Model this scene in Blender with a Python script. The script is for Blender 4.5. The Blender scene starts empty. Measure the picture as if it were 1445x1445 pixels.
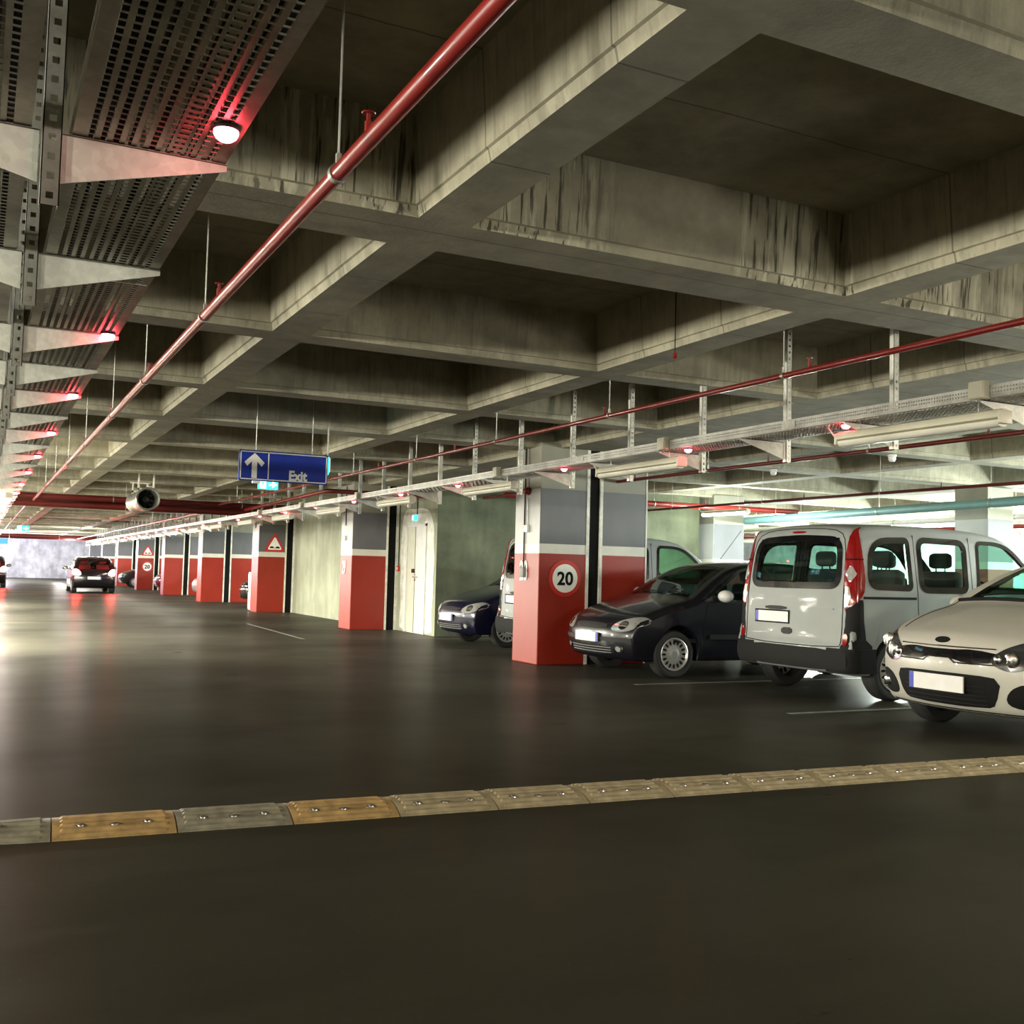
import bpy, bmesh, math, random
from mathutils import Vector, Matrix
from mathutils.bvhtree import BVHTree
from mathutils.geometry import delaunay_2d_cdt

S = bpy.context.scene
COL = S.collection
PI = math.pi
random.seed(7)

# ------------------------------------------------------------------ helpers
def link(o, parent=None):
    COL.objects.link(o)
    if parent is not None:
        o.parent = parent
    return o

def tag(o, label=None, cat=None, group=None, kind=None):
    if label: o['label'] = label
    if cat: o['category'] = cat
    if group: o['group'] = group
    if kind: o['kind'] = kind
    return o

def thing(name, label, cat, loc=(0, 0, 0), rz=0.0, group=None, kind=None):
    o = bpy.data.objects.new(name, None)
    o.empty_display_size = 0.1
    COL.objects.link(o)
    o.location = loc
    o.rotation_euler = (0, 0, rz)
    return tag(o, label, cat, group, kind)

def copy_tree(o, parent=None):
    c = o.copy()
    COL.objects.link(c)
    if parent is not None: c.parent = parent
    for ch in list(o.children):
        copy_tree(ch, c)
    return c

class MB:
    """collects shapes, then links them as ONE mesh object"""
    def __init__(self):
        self.v = []; self.f = []
    def add(self, v, f):
        n = len(self.v)
        self.v += [tuple(p) for p in v]
        self.f += [tuple(i + n for i in q) for q in f]
        return self
    def box(self, a, b, bev=0.0):
        x0, y0, z0 = a; x1, y1, z1 = b
        if x0 > x1: x0, x1 = x1, x0
        if y0 > y1: y0, y1 = y1, y0
        if z0 > z1: z0, z1 = z1, z0
        if bev <= 0:
            v = [(x0,y0,z0),(x1,y0,z0),(x1,y1,z0),(x0,y1,z0),(x0,y0,z1),(x1,y0,z1),(x1,y1,z1),(x0,y1,z1)]
            f = [(0,3,2,1),(4,5,6,7),(0,1,5,4),(1,2,6,5),(2,3,7,6),(3,0,4,7)]
            return self.add(v, f)
        bm = bmesh.new()
        bmesh.ops.create_cube(bm, size=1.0)
        for q in bm.verts:
            q.co = Vector(((x0+x1)/2 + q.co.x*(x1-x0), (y0+y1)/2 + q.co.y*(y1-y0), (z0+z1)/2 + q.co.z*(z1-z0)))
        bmesh.ops.bevel(bm, geom=list(bm.edges), offset=bev, segments=2, profile=0.5, affect='EDGES')
        return self.bm(bm)
    def bm(self, bm):
        bm.verts.index_update()
        self.add([tuple(q.co) for q in bm.verts], [tuple(q.index for q in f.verts) for f in bm.faces])
        bm.free()
        return self
    def tube(self, pts, r, n=10, caps=True):
        pts = [Vector(p) for p in pts]
        base = len(self.v)
        up = None
        for i, p in enumerate(pts):
            d = (pts[min(i+1, len(pts)-1)] - pts[max(i-1, 0)]).normalized()
            if up is None:
                up = Vector((0,0,1)) if abs(d.z) < 0.9 else Vector((1,0,0))
            s = d.cross(up).normalized(); u = s.cross(d).normalized(); up = u
            rr = r[i] if isinstance(r, (list, tuple)) else r
            for k in range(n):
                a = 2*PI*k/n
                self.v.append(tuple(p + s*(math.cos(a)*rr) + u*(math.sin(a)*rr)))
        for i in range(len(pts)-1):
            for k in range(n):
                a = base+i*n+k; b = base+i*n+(k+1) % n
                self.f.append((a, b, b+n, a+n))
        if caps:
            self.f.append(tuple(base+k for k in range(n))[::-1])
            m = base+(len(pts)-1)*n
            self.f.append(tuple(m+k for k in range(n)))
        return self
    def lathe(self, prof, origin, axis, n=24, closed=False):
        """prof: (radius, distance along axis)"""
        o = Vector(origin); d = Vector(axis).normalized()
        t = Vector((0,0,1)) if abs(d.z) < 0.9 else Vector((1,0,0))
        s = d.cross(t).normalized(); u = s.cross(d).normalized()
        base = len(self.v); m = len(prof)
        for k in range(n):
            a = 2*PI*k/n
            for r, h in prof:
                self.v.append(tuple(o + d*h + (s*math.cos(a)+u*math.sin(a))*r))
        for k in range(n):
            for i in range(m if closed else m-1):
                a = base+k*m+i; b = base+k*m+(i+1) % m
                c = base+((k+1) % n)*m+(i+1) % m; e = base+((k+1) % n)*m+i
                self.f.append((a, e, c, b))
        return self
    def prism(self, poly, d0, d1, axis):
        """poly: 2D; axis 'x': poly=(y,z); 'y': poly=(x,z); 'z': poly=(x,y)"""
        def P(p, d):
            return {'x': (d, p[0], p[1]), 'y': (p[0], d, p[1]), 'z': (p[0], p[1], d)}[axis]
        n = len(poly); b = len(self.v)
        self.v += [P(p, d0) for p in poly] + [P(p, d1) for p in poly]
        self.f.append(tuple(b+i for i in range(n)))
        self.f.append(tuple(b+n+i for i in range(n))[::-1])
        for i in range(n):
            j = (i+1) % n
            self.f.append((b+i, b+n+i, b+n+j, b+j))
        return self
    def build(self, name, mat=None, parent=None, smooth=False, fix=True, sharp=35):
        me = bpy.data.meshes.new(name)
        me.from_pydata(self.v, [], self.f)
        if fix:
            bm = bmesh.new(); bm.from_mesh(me)
            bmesh.ops.recalc_face_normals(bm, faces=bm.faces)
            bm.to_mesh(me); bm.free()
        if smooth:
            me.polygons.foreach_set('use_smooth', [True]*len(me.polygons))
            if sharp:
                me.set_sharp_from_angle(angle=math.radians(sharp))
        if mat: me.materials.append(mat)
        o = bpy.data.objects.new(name, me)
        return link(o, parent)

def text_obj(name, body, size, mat, parent, origin, xdir, zdir, thick=0.004, bold=0.0, sx=1.0, align='LEFT'):
    cu = bpy.data.curves.new('letters', 'FONT')
    cu.body = body; cu.size = size; cu.extrude = thick/2; cu.offset = bold
    cu.align_x = align; cu.resolution_u = 4
    ob = bpy.data.objects.new('letters', cu)
    COL.objects.link(ob)
    dg = bpy.context.evaluated_depsgraph_get(); dg.update()
    me = bpy.data.meshes.new_from_object(ob.evaluated_get(dg))
    bpy.data.objects.remove(ob); bpy.data.curves.remove(cu)
    X = Vector(xdir).normalized(); Z = Vector(zdir).normalized(); N = X.cross(Z)
    M = Matrix(((X.x*sx, Z.x, N.x, origin[0]), (X.y*sx, Z.y, N.y, origin[1]), (X.z*sx, Z.z, N.z, origin[2]), (0,0,0,1)))
    me.transform(M)
    me.materials.clear(); me.materials.append(mat)
    me.name = name
    return link(bpy.data.objects.new(name, me), parent)

def chaikin(p, n=2, closed=True):
    for _ in range(n):
        q = []
        m = len(p)
        for i in range(m if closed else m-1):
            a = p[i]; b = p[(i+1) % m]
            q.append((a[0]*.75+b[0]*.25, a[1]*.75+b[1]*.25))
            q.append((a[0]*.25+b[0]*.75, a[1]*.25+b[1]*.75))
        if not closed:
            q = [p[0]] + q + [p[-1]]
        p = q
    return p

def resample(p, step, closed=True):
    out = []
    m = len(p)
    for i in range(m if closed else m-1):
        a = p[i]; b = p[(i+1) % m]
        L = math.hypot(b[0]-a[0], b[1]-a[1]); k = max(1, int(math.ceil(L/step)))
        for j in range(k):
            t = j/k
            out.append((a[0]+(b[0]-a[0])*t, a[1]+(b[1]-a[1])*t))
    if not closed: out.append(p[-1])
    return out

def inside(pt, poly):
    x, y = pt; c = False; j = len(poly)-1
    for i in range(len(poly)):
        xi, yi = poly[i]; xj, yj = poly[j]
        if (yi > y) != (yj > y) and x < (xj-xi)*(y-yi)/(yj-yi)+xi: c = not c
        j = i
    return c

def offset_poly(p, d):
    """moves a closed polygon outward by d (negative: inward)"""
    area = sum(p[i][0]*p[(i+1) % len(p)][1]-p[(i+1) % len(p)][0]*p[i][1] for i in range(len(p)))
    sgn = 1 if area > 0 else -1
    out = []
    for i in range(len(p)):
        a = p[i-1]; b = p[(i+1) % len(p)]
        tx, ty = b[0]-a[0], b[1]-a[1]; L = math.hypot(tx, ty) or 1
        out.append((p[i][0]+sgn*ty/L*d, p[i][1]-sgn*tx/L*d))
    return out

# ------------------------------------------------------------------ materials
class NT:
    def __init__(self, name):
        self.m = bpy.data.materials.new(name); self.m.use_nodes = True
        self.t = self.m.node_tree; self.n = self.t.nodes; self.l = self.t.links
        self.bsdf = self.n['Principled BSDF']; self.out = self.n['Material Output']
    def new(self, ty, **kw):
        q = self.n.new(ty)
        for k, v in kw.items(): setattr(q, k, v)
        return q
    def link(self, a, b): self.l.new(a, b)
    def coord(self, scale=(1,1,1), kind='Object'):
        c = self.new('ShaderNodeTexCoord'); mp = self.new('ShaderNodeMapping')
        mp.inputs['Scale'].default_value = scale
        self.link(c.outputs[kind], mp.inputs['Vector'])
        return mp.outputs['Vector']
    def geo(self, scale=(1,1,1)):
        c = self.new('ShaderNodeNewGeometry'); mp = self.new('ShaderNodeMapping')
        mp.inputs['Scale'].default_value = scale
        self.link(c.outputs['Position'], mp.inputs['Vector'])
        return mp.outputs['Vector']
    def noise(self, vec, scale, detail=4, rough=.55):
        q = self.new('ShaderNodeTexNoise')
        q.inputs['Scale'].default_value = scale; q.inputs['Detail'].default_value = detail; q.inputs['Roughness'].default_value = rough
        self.link(vec, q.inputs['Vector'])
        return q.outputs['Fac']
    def ramp(self, fac, stops, interp='LINEAR'):
        r = self.new('ShaderNodeValToRGB'); r.color_ramp.interpolation = interp
        e = r.color_ramp.elements
        e[0].position = stops[0][0]; e[0].color = c4(stops[0][1])
        e[1].position = stops[1][0]; e[1].color = c4(stops[1][1])
        for p, c in stops[2:]:
            q = e.new(p); q.color = c4(c)
        self.link(fac, r.inputs['Fac'])
        return r.outputs['Color']
    def mix(self, fac, a, b, blend='MIX'):
        q = self.new('ShaderNodeMix', data_type='RGBA', blend_type=blend)
        for s, v in ((q.inputs[0], fac), (q.inputs[6], a), (q.inputs[7], b)):
            if hasattr(v, 'links'): self.link(v, s)
            else: s.default_value = v if not isinstance(v, tuple) else c4(v)
        return q.outputs[2]
    def math(self, op, a, b=0.0):
        q = self.new('ShaderNodeMath', operation=op)
        for s, v in ((q.inputs[0], a), (q.inputs[1], b)):
            if hasattr(v, 'links'): self.link(v, s)
            else: s.default_value = v
        return q.outputs[0]
    def bump(self, h, strength=.3, dist=.01):
        q = self.new('ShaderNodeBump'); q.inputs['Strength'].default_value = strength; q.inputs['Distance'].default_value = dist
        self.link(h, q.inputs['Height']); self.link(q.outputs['Normal'], self.bsdf.inputs['Normal'])

def c4(c):
    if isinstance(c, (int, float)): return (c, c, c, 1)
    return (c[0], c[1], c[2], 1)

def plain(name, col, rough=.5, metal=0.0, coat=0.0, emit=None, es=0.0, var=.06, scale=6, spec=.5):
    t = NT(name)
    b = t.bsdf
    f = t.noise(t.coord(), scale, 3)
    lo = tuple(max(0, c*(1-var)) for c in col); hi = tuple(min(1, c*(1+var)) for c in col)
    t.link(t.ramp(f, [(.3, lo), (.7, hi)]), b.inputs['Base Color'])
    b.inputs['Roughness'].default_value = rough; b.inputs['Metallic'].default_value = metal; b.inputs['Specular IOR Level'].default_value = spec
    b.inputs['Coat Weight'].default_value = coat; b.inputs['Coat Roughness'].default_value = .05
    if emit:
        b.inputs['Emission Color'].default_value = c4(emit); b.inputs['Emission Strength'].default_value = es
    return t.m

def make_concrete(name, base, streaks=True, lines=True):
    t = NT(name); b = t.bsdf
    p = t.geo()
    n1 = t.noise(p, .7, 5, .6); n2 = t.noise(p, 6, 6, .65); n3 = t.noise(p, 45, 3, .6)
    d = tuple(c*.68 for c in base); h = tuple(c*1.28 for c in base)
    col = t.ramp(n1, [(.3, d), (.7, h)])
    col = t.mix(.45, col, t.ramp(n2, [(.3, (.45,.45,.42)), (.65, (1.15,1.12,1.05))]), 'MULTIPLY')
    if streaks:
        g = t.new('ShaderNodeNewGeometry'); sx = t.new('ShaderNodeSeparateXYZ'); t.link(g.outputs['Normal'], sx.inputs[0])
        vert = t.math('LESS_THAN', t.math('ABSOLUTE', sx.outputs['Z']), .5)
        st = t.noise(t.geo((9, 9, .35)), 1.6, 5, .7)
        zone = t.ramp(t.noise(t.geo((.55, .55, .0)), 1.3, 2), [(.34, 0.0), (.46, 1.0)])
        # the leaking joint is over the rib nearest the viewer
        sy = t.new('ShaderNodeSeparateXYZ'); t.link(p, sy.inputs[0])
        leak = t.math('LESS_THAN', t.math('ABSOLUTE', t.math('SUBTRACT', sy.outputs['Y'], 4.74)), .12)
        zone = t.math('MULTIPLY', zone, t.math('ADD', t.math('MULTIPLY', leak, .78), .22))
        white = t.math('MULTIPLY', t.ramp(st, [(.5, 0.0), (.6, .9)]), t.math('MULTIPLY', zone, vert))
        col = t.mix(white, col, (.58, .55, .42))
        st2 = t.noise(t.geo((16, 16, .3)), 2.1, 3, .6)
        dark = t.math('MULTIPLY', t.ramp(st2, [(.55, 0.0), (.62, .9)]), t.math('MULTIPLY', zone, vert))
        col = t.mix(dark, col, (.05, .045, .03))
    if lines:
        # board marks of the formwork
        s2 = t.new('ShaderNodeSeparateXYZ'); t.link(p, s2.inputs[0])
        wob = t.math('MULTIPLY', t.noise(p, 2.5, 3), .03)
        fr = t.math('FRACT', t.math('ADD', t.math('MULTIPLY', s2.outputs['Y'], 1.02), wob))
        ln = t.math('LESS_THAN', fr, .012)
        col = t.mix(t.math('MULTIPLY', ln, .6), col, (.05, .045, .035))
    t.link(col, b.inputs['Base Color'])
    b.inputs['Roughness'].default_value = .85
    hgt = t.math('ADD', t.math('MULTIPLY', n2, .6), t.math('MULTIPLY', n3, .4))
    t.bump(hgt, .35, .012)
    return t.m

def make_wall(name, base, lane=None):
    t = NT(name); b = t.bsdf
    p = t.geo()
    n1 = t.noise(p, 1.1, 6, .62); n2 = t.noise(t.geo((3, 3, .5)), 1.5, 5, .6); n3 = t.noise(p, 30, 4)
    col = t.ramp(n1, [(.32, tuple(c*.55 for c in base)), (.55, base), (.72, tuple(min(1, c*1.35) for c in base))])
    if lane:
        # faces along the lane get a paler colour: their brighter light painted in
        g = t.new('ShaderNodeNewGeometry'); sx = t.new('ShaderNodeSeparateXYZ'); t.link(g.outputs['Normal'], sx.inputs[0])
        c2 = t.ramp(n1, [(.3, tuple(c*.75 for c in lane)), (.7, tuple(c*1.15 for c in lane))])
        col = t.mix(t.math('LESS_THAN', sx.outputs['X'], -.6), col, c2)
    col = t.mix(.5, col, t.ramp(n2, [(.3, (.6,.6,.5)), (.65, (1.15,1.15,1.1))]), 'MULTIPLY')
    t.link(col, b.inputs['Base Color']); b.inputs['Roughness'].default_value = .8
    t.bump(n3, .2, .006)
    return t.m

def make_column(name, grey):
    """painted bands by height: red, white stripe, grey, bare concrete"""
    t = NT(name); b = t.bsdf
    g = t.new('ShaderNodeNewGeometry'); s = t.new('ShaderNodeSeparateXYZ'); t.link(g.outputs['Position'], s.inputs[0])
    z = t.math('DIVIDE', s.outputs['Z'], 3.0)
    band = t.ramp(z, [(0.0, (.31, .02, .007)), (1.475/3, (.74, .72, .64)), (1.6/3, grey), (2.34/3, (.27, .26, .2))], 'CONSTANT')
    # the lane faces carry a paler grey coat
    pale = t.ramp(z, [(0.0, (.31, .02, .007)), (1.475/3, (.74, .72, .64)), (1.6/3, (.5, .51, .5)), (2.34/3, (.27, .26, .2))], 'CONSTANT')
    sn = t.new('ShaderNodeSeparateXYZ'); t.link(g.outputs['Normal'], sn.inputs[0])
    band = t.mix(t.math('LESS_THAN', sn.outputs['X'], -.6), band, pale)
    n = t.noise(t.geo((1, 1, .6)), 2.2, 5, .6)
    col = t.mix(.5, band, t.ramp(n, [(.3, (.7,.7,.7)), (.7, (1.15,1.15,1.15))]), 'MULTIPLY')
    t.link(col, b.inputs['Base Color'])
    b.inputs['Roughness'].default_value = .45
    t.bump(t.noise(g.outputs['Position'], 30, 4), .12, .004)
    return t.m

def make_floor():
    t = NT('polished_concrete_floor'); b = t.bsdf
    p = t.geo()
    n1 = t.noise(p, .3, 4, .55); n2 = t.noise(t.geo((.5, 2.2, 1)), 1.3, 6, .65); n3 = t.noise(p, 28, 5, .7)
    col = t.ramp(n1, [(.3, (.03, .029, .021)), (.7, (.052, .05, .036))])
    col = t.mix(.4, col, t.ramp(n2, [(.3, (.72,.72,.7)), (.7, (1.2,1.18,1.12))]), 'MULTIPLY')
    col = t.mix(.3, col, t.ramp(n3, [(.35, (.78,.78,.75)), (.65, (1.15,1.15,1.1))]), 'MULTIPLY')
    spk = t.ramp(t.noise(p, 70, 2), [(.74, 0.0), (.78, .35)])
    col = t.mix(spk, col, (.3, .28, .2))
    t.n.remove(b)
    df = t.new('ShaderNodeBsdfDiffuse'); t.link(col, df.inputs['Color'])
    gl = t.new('ShaderNodeBsdfGlossy'); gl.inputs['Color'].default_value = (1, .98, .94, 1)
    t.link(t.ramp(n2, [(.25, .26), (.75, .38)]), gl.inputs['Roughness'])
    fr = t.new('ShaderNodeFresnel'); fr.inputs['IOR'].default_value = 1.42
    # worn sealer: the sheen never becomes a full mirror
    k = t.math('MULTIPLY', t.math('MINIMUM', fr.outputs[0], .62), t.ramp(n1, [(.3, .14), (.7, .29)]))
    mx = t.new('ShaderNodeMixShader')
    t.link(k, mx.inputs[0]); t.link(df.outputs[0], mx.inputs[1]); t.link(gl.outputs[0], mx.inputs[2])
    t.link(mx.outputs[0], t.out.inputs['Surface'])
    return t.m

def make_galv(name, base=(.55, .55, .5), rough=.42, metal=.75):
    t = NT(name); b = t.bsdf
    v = t.new('ShaderNodeTexVoronoi'); v.inputs['Scale'].default_value = 45
    t.link(t.coord(), v.inputs['Vector'])
    n = t.noise(t.coord(), 5, 4)
    col = t.ramp(n, [(.3, tuple(c*.72 for c in base)), (.7, tuple(min(1, c*1.15) for c in base))])
    col = t.mix(.22, col, t.ramp(v.outputs['Color'], [(.25, .6), (.75, 1.1)]), 'MULTIPLY')
    t.link(col, b.inputs['Base Color'])
    b.inputs['Metallic'].default_value = metal; b.inputs['Roughness'].default_value = rough
    return t.m

def make_bodypaint(name, col, rough=.28, metal=0.0, liner=(.012, .012, .013), coat=.6):
    """lacquered outside, dark trim inside (the back of the sheet metal)"""
    t = NT(name); b = t.bsdf
    g = t.new('ShaderNodeNewGeometry')
    f = t.noise(t.coord(), 3, 2)
    c = t.ramp(f, [(.3, tuple(q*.95 for q in col)), (.7, tuple(min(1, q*1.04) for q in col))])
    t.link(t.mix(g.outputs['Backfacing'], c, liner), b.inputs['Base Color'])
    t.link(t.ramp(g.outputs['Backfacing'], [(0.0, rough), (1.0, .9)]), b.inputs['Roughness'])
    b.inputs['Metallic'].default_value = metal
    t.link(t.ramp(g.outputs['Backfacing'], [(0.0, coat), (1.0, 0.0)]), b.inputs['Coat Weight'])
    b.inputs['Coat Roughness'].default_value = .04
    return t.m

def make_glass(name, tint=(.56, .8, .7), refl=.12):
    t = NT(name)
    t.n.remove(t.bsdf)
    tr = t.new('ShaderNodeBsdfTransparent'); tr.inputs['Color'].default_value = c4(tint)
    gl = t.new('ShaderNodeBsdfGlossy'); gl.inputs['Roughness'].default_value = .02
    lw = t.new('ShaderNodeLayerWeight'); lw.inputs['Blend'].default_value = .5
    n = t.noise(t.coord(), 2, 2)
    k = t.math('ADD', t.math('MULTIPLY', t.math('POWER', lw.outputs['Facing'], 4.0), .6), t.math('ADD', t.math('MULTIPLY', n, .03), .03))
    mx = t.new('ShaderNodeMixShader')
    t.link(k, mx.inputs[0]); t.link(tr.outputs[0], mx.inputs[1]); t.link(gl.outputs[0], mx.inputs[2])
    t.link(mx.outputs[0], t.out.inputs['Surface'])
    return t.m

M = {}
M['ceiling'] = make_concrete('waffle_concrete', (.38, .355, .27))
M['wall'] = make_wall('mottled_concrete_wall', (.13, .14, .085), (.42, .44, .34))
M['wall_pale'] = make_wall('pale_wall', (.62, .64, .58))
M['wall_dark'] = make_wall('dark_wall', (.1, .1, .085))
M['wall_white'] = make_wall('white_wall', (.72, .72, .76))
M['floor'] = make_floor()
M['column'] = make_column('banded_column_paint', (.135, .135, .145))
M['galv'] = make_galv('galvanised_steel')
M['galv_tray'] = make_galv('galvanised_tray', (.56, .53, .46), .48, .5)
M['galv_bright'] = make_galv('galvanised_bright_tray', (.62, .61, .57), .45, .4)
M['galv_light'] = make_galv('galvanised_plate', (.9, .87, .78), .6, .1)
M['pipe_red'] = plain('red_pipe_paint', (.24, .014, .011), .34, 0, .2)
M['pipe_dark'] = plain('dark_red_pipe_paint', (.13, .012, .01), .4)
M['pipe_teal'] = plain('teal_pipe_paint', (.2, .38, .38), .45)
M['white'] = plain('white_paint', (.78, .77, .72), .5)
M['whiteg'] = plain('white_gloss', (.8, .8, .78), .25)
M['sign_white'] = plain('sign_white', (.95, .94, .9), .5)
M['black'] = plain('black_rubber', (.006, .006, .006), .75, spec=.2)
M['black_gloss'] = plain('black_gloss', (.006, .006, .007), .12, 0, .5)
M['dark'] = plain('dark_plastic', (.012, .012, .0125), .6, spec=.3)
M['grey'] = plain('grey_plastic', (.25, .25, .25), .55)
M['cream'] = plain('cream_plastic', (.66, .63, .5), .45)
M['blue'] = plain('sign_blue', (.004, .028, .36), .65)
M['red_sign'] = plain('sign_red', (.55, .03, .02), .4)
M['orange'] = plain('rubber_orange', (.43, .28, .115), .65, var=.35, scale=14)
M['tan'] = plain('rubber_tan', (.36, .295, .18), .65, var=.3, scale=14)
M['rubber_grey'] = plain('rubber_grey', (.25, .23, .165), .65, var=.35, scale=14)
M['bolt'] = plain('steel_bolt', (.75, .72, .65), .3, .9)
M['chrome'] = plain('chrome', (.8, .8, .8), .1, 1.0)
M['alloy'] = plain('wheel_silver', (.68, .68, .66), .3, .6)
M['tyre'] = plain('tyre_rubber', (.018, .018, .018), .75)
M['seat'] = plain('seat_fabric', (.03, .03, .033), .9)
M['lens_red'] = plain('lamp_red', (.26, .006, .007), .12, 0, .6)
M['lens_clear'] = plain('lamp_clear', (.62, .62, .6), .1, .5, .6)
M['lens_lit'] = plain('lamp_red_lit', (.6, .02, .02), .2, 0, 0, (1, .06, .05), 140)
M['lens_soft'] = plain('lamp_red_glow', (.6, .02, .02), .2, 0, 0, (1, .05, .08), 3)
M['head_lit'] = plain('lamp_head_lit', (.8, .7, .75), .2, 0, 0, (1, .75, .8), 3)
M['led'] = plain('indicator_red_lit', (.9, .1, .1), .3, 0, 0, (1, .06, .09), 26)
M['diffuser'] = plain('lamp_diffuser', (.72, .7, .6), .3)
M['tube_lit'] = plain('lamp_tube_lit', (.9, .9, .9), .3, 0, 0, (1, .98, .86), 30)
M['tube_cool'] = plain('lamp_tube_cool_lit', (.9, .9, .9), .3, 0, 0, (.93, 1, .94), 7)
M['sign_green'] = plain('sign_teal_lit', (.02, .3, .36), .4, 0, 0, (.05, .55, .68), .9)
M['sign_glow'] = plain('sign_white_lit', (.8, .9, .9), .4, 0, 0, (.85, 1, 1), 1.5)
M['sign_bluelit'] = plain('sign_blue_lit', (.02, .15, .6), .4, 0, 0, (.03, .2, 1), .7)
M['fan_in'] = plain('fan_dark', (.02, .02, .02), .5)
M['fan'] = plain('fan_casing', (.6, .6, .55), .3, .75)
M['lamp_body'] = plain('lamp_body', (.05, .05, .052), .12, .4, .7)
M['plate'] = plain('number_plate', (.78, .76, .74), .4)
M['plate_blue'] = plain('plate_blue', (.03, .05, .45), .4)
M['glass'] = make_glass('car_glass')
M['glass_dark'] = make_glass('tinted_car_glass', (.18, .27, .24))
M['door'] = plain('door_paint', (.6, .6, .5), .45)
M['line'] = plain('worn_line_paint', (.2, .19, .16), .5, var=.4, scale=9)
M['p_navy'] = make_bodypaint('paint_navy', (.007, .007, .013), .3, .2)
M['p_white'] = make_bodypaint('paint_white', (.31, .33, .325), .55, 0, (.012, .012, .013), .04)
M['p_cream'] = make_bodypaint('paint_pearl', (.53, .51, .45), .36, 0, (.012, .012, .013), .3)
M['p_blue'] = make_bodypaint('paint_blue', (.005, .006, .03), .3, .3)
M['p_silver'] = make_bodypaint('paint_silver', (.5, .51, .5), .3, .5)
M['p_black'] = make_bodypaint('paint_black', (.006, .006, .007), .2)
M['p_red'] = make_bodypaint('paint_maroon', (.16, .012, .02), .25)
M['plastic_body'] = plain('bumper_plastic', (.014, .014, .014), .8, spec=.25)

# ------------------------------------------------------------------ camera
cam = bpy.data.cameras.new('camera'); cam.sensor_width = 36; cam.lens = 1500/1445*36
cam.clip_start = .05; cam.clip_end = 300
co = bpy.data.objects.new('camera', cam); COL.objects.link(co)
f_, c_ = 1500.0, 722.5
vy = Vector((-32-c_, 790-c_, f_)).normalized()
upc = Vector((1, .0252, 0)).cross(vy).normalized()
if upc.y > 0: upc = -upc
vx = vy.cross(upc).normalized()
if vx.x < 0: vx = -vx
R = Matrix((vx, vy, upc))              # image axes -> world axes
right = R @ Vector((1,0,0)); upw = R @ Vector((0,-1,0)); back = R @ Vector((0,0,-1))
co.matrix_world = Matrix(((right.x, upw.x, back.x, 0), (right.y, upw.y, back.y, 0), (right.z, upw.z, back.z, 1.2), (0,0,0,1)))
S.camera = co

# ------------------------------------------------------------------ the shell
ZB, ZT = 2.9, 3.37            # underside of the ribs, coffer soffit
X0, X1, Y0, Y1 = -15.0, 27.0, -18.0, 84.0
XR = [(-14.6,-14.2),(-11.9,-11.6),(-9.3,-8.7),(-6.37,-6.09),(-3.64,-3.36),(-.91,-.63),(1.82,2.1),(4.55,4.83),(6.95,7.42),(7.6,8.06),(9.65,9.93),(12.1,12.38),(15.6,16.1),(18.3,18.58),(21.0,21.28),(23.6,24.1),(26.4,26.7)]
YR = []
k = -3
while 4.72+7.9*k < Y1:
    b = 4.72+7.9*k
    YR += [(b, b+.45), (b+2.84, b+3.12), (b+5.45, b+5.73)]
    k += 1
YR = [q for q in YR if q[0] > Y0+.2 and q[1] < Y1-.2]

def soffit(x, y):
    """height of the ceiling above a point"""
    if any(a-.03 <= x <= b+.03 for a, b in XR) or any(a-.03 <= y <= b+.03 for a, b in YR): return ZB
    return ZT

mb = MB()
xs = [X0]+[v for q in XR for v in q]+[X1]
ys = [Y0]+[v for q in YR for v in q]+[Y1]
# underside of the ribs between the coffers, then each coffer as a stepped, slightly drafted pan
for i in range(len(xs)-1):
    for j in range(len(ys)-1):
        a, b, c, d = xs[i], xs[i+1], ys[j], ys[j+1]
        if i % 2 == 0 and j % 2 == 0:
            if b-a < .25 and i not in (0, len(xs)-2):
                mb.add([(a,c,ZB),(b,c,ZB),(b,d,ZB),(a,d,ZB)], [(0,1,2,3)]); continue
            e1, e2 = .025, .05
            rings = [(0, ZB), (.012, ZB+.05), (e1, ZB+.055), (e2, ZT)]
            vs = []; fs = []
            for e, z in rings:
                vs += [(a+e,c+e,z),(b-e,c+e,z),(b-e,d-e,z),(a+e,d-e,z)]
            for r in range(3):
                for q in range(4):
                    p0 = r*4+q; p1 = r*4+(q+1) % 4
                    fs.append((p0, p1, p1+4, p0+4))
            fs.append((12,13,14,15))
            mb.add(vs, fs)
        else:
            mb.add([(a,c,ZB),(b,c,ZB),(b,d,ZB),(a,d,ZB)], [(0,1,2,3)])
o = mb.build('ceiling', M['ceiling'], fix=False)
tag(o, 'coffered bare concrete ceiling with deep ribs', 'ceiling', kind='structure')
# closed slab above so that no light leaks in
mb = MB(); mb.box((X0-.3, Y0-.3, ZT+.02), (X1+.3, Y1+.3, ZT+.3))
tag(mb.build('ceiling_slab', M['ceiling']), 'concrete slab above the coffers', 'ceiling', kind='structure')
mb = MB(); mb.box((X0-.3, Y0-.3, -.2), (X1+.3, Y1+.3, 0))
tag(mb.build('floor', M['floor']), 'dark polished concrete floor of the car park', 'floor', kind='structure')

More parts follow.
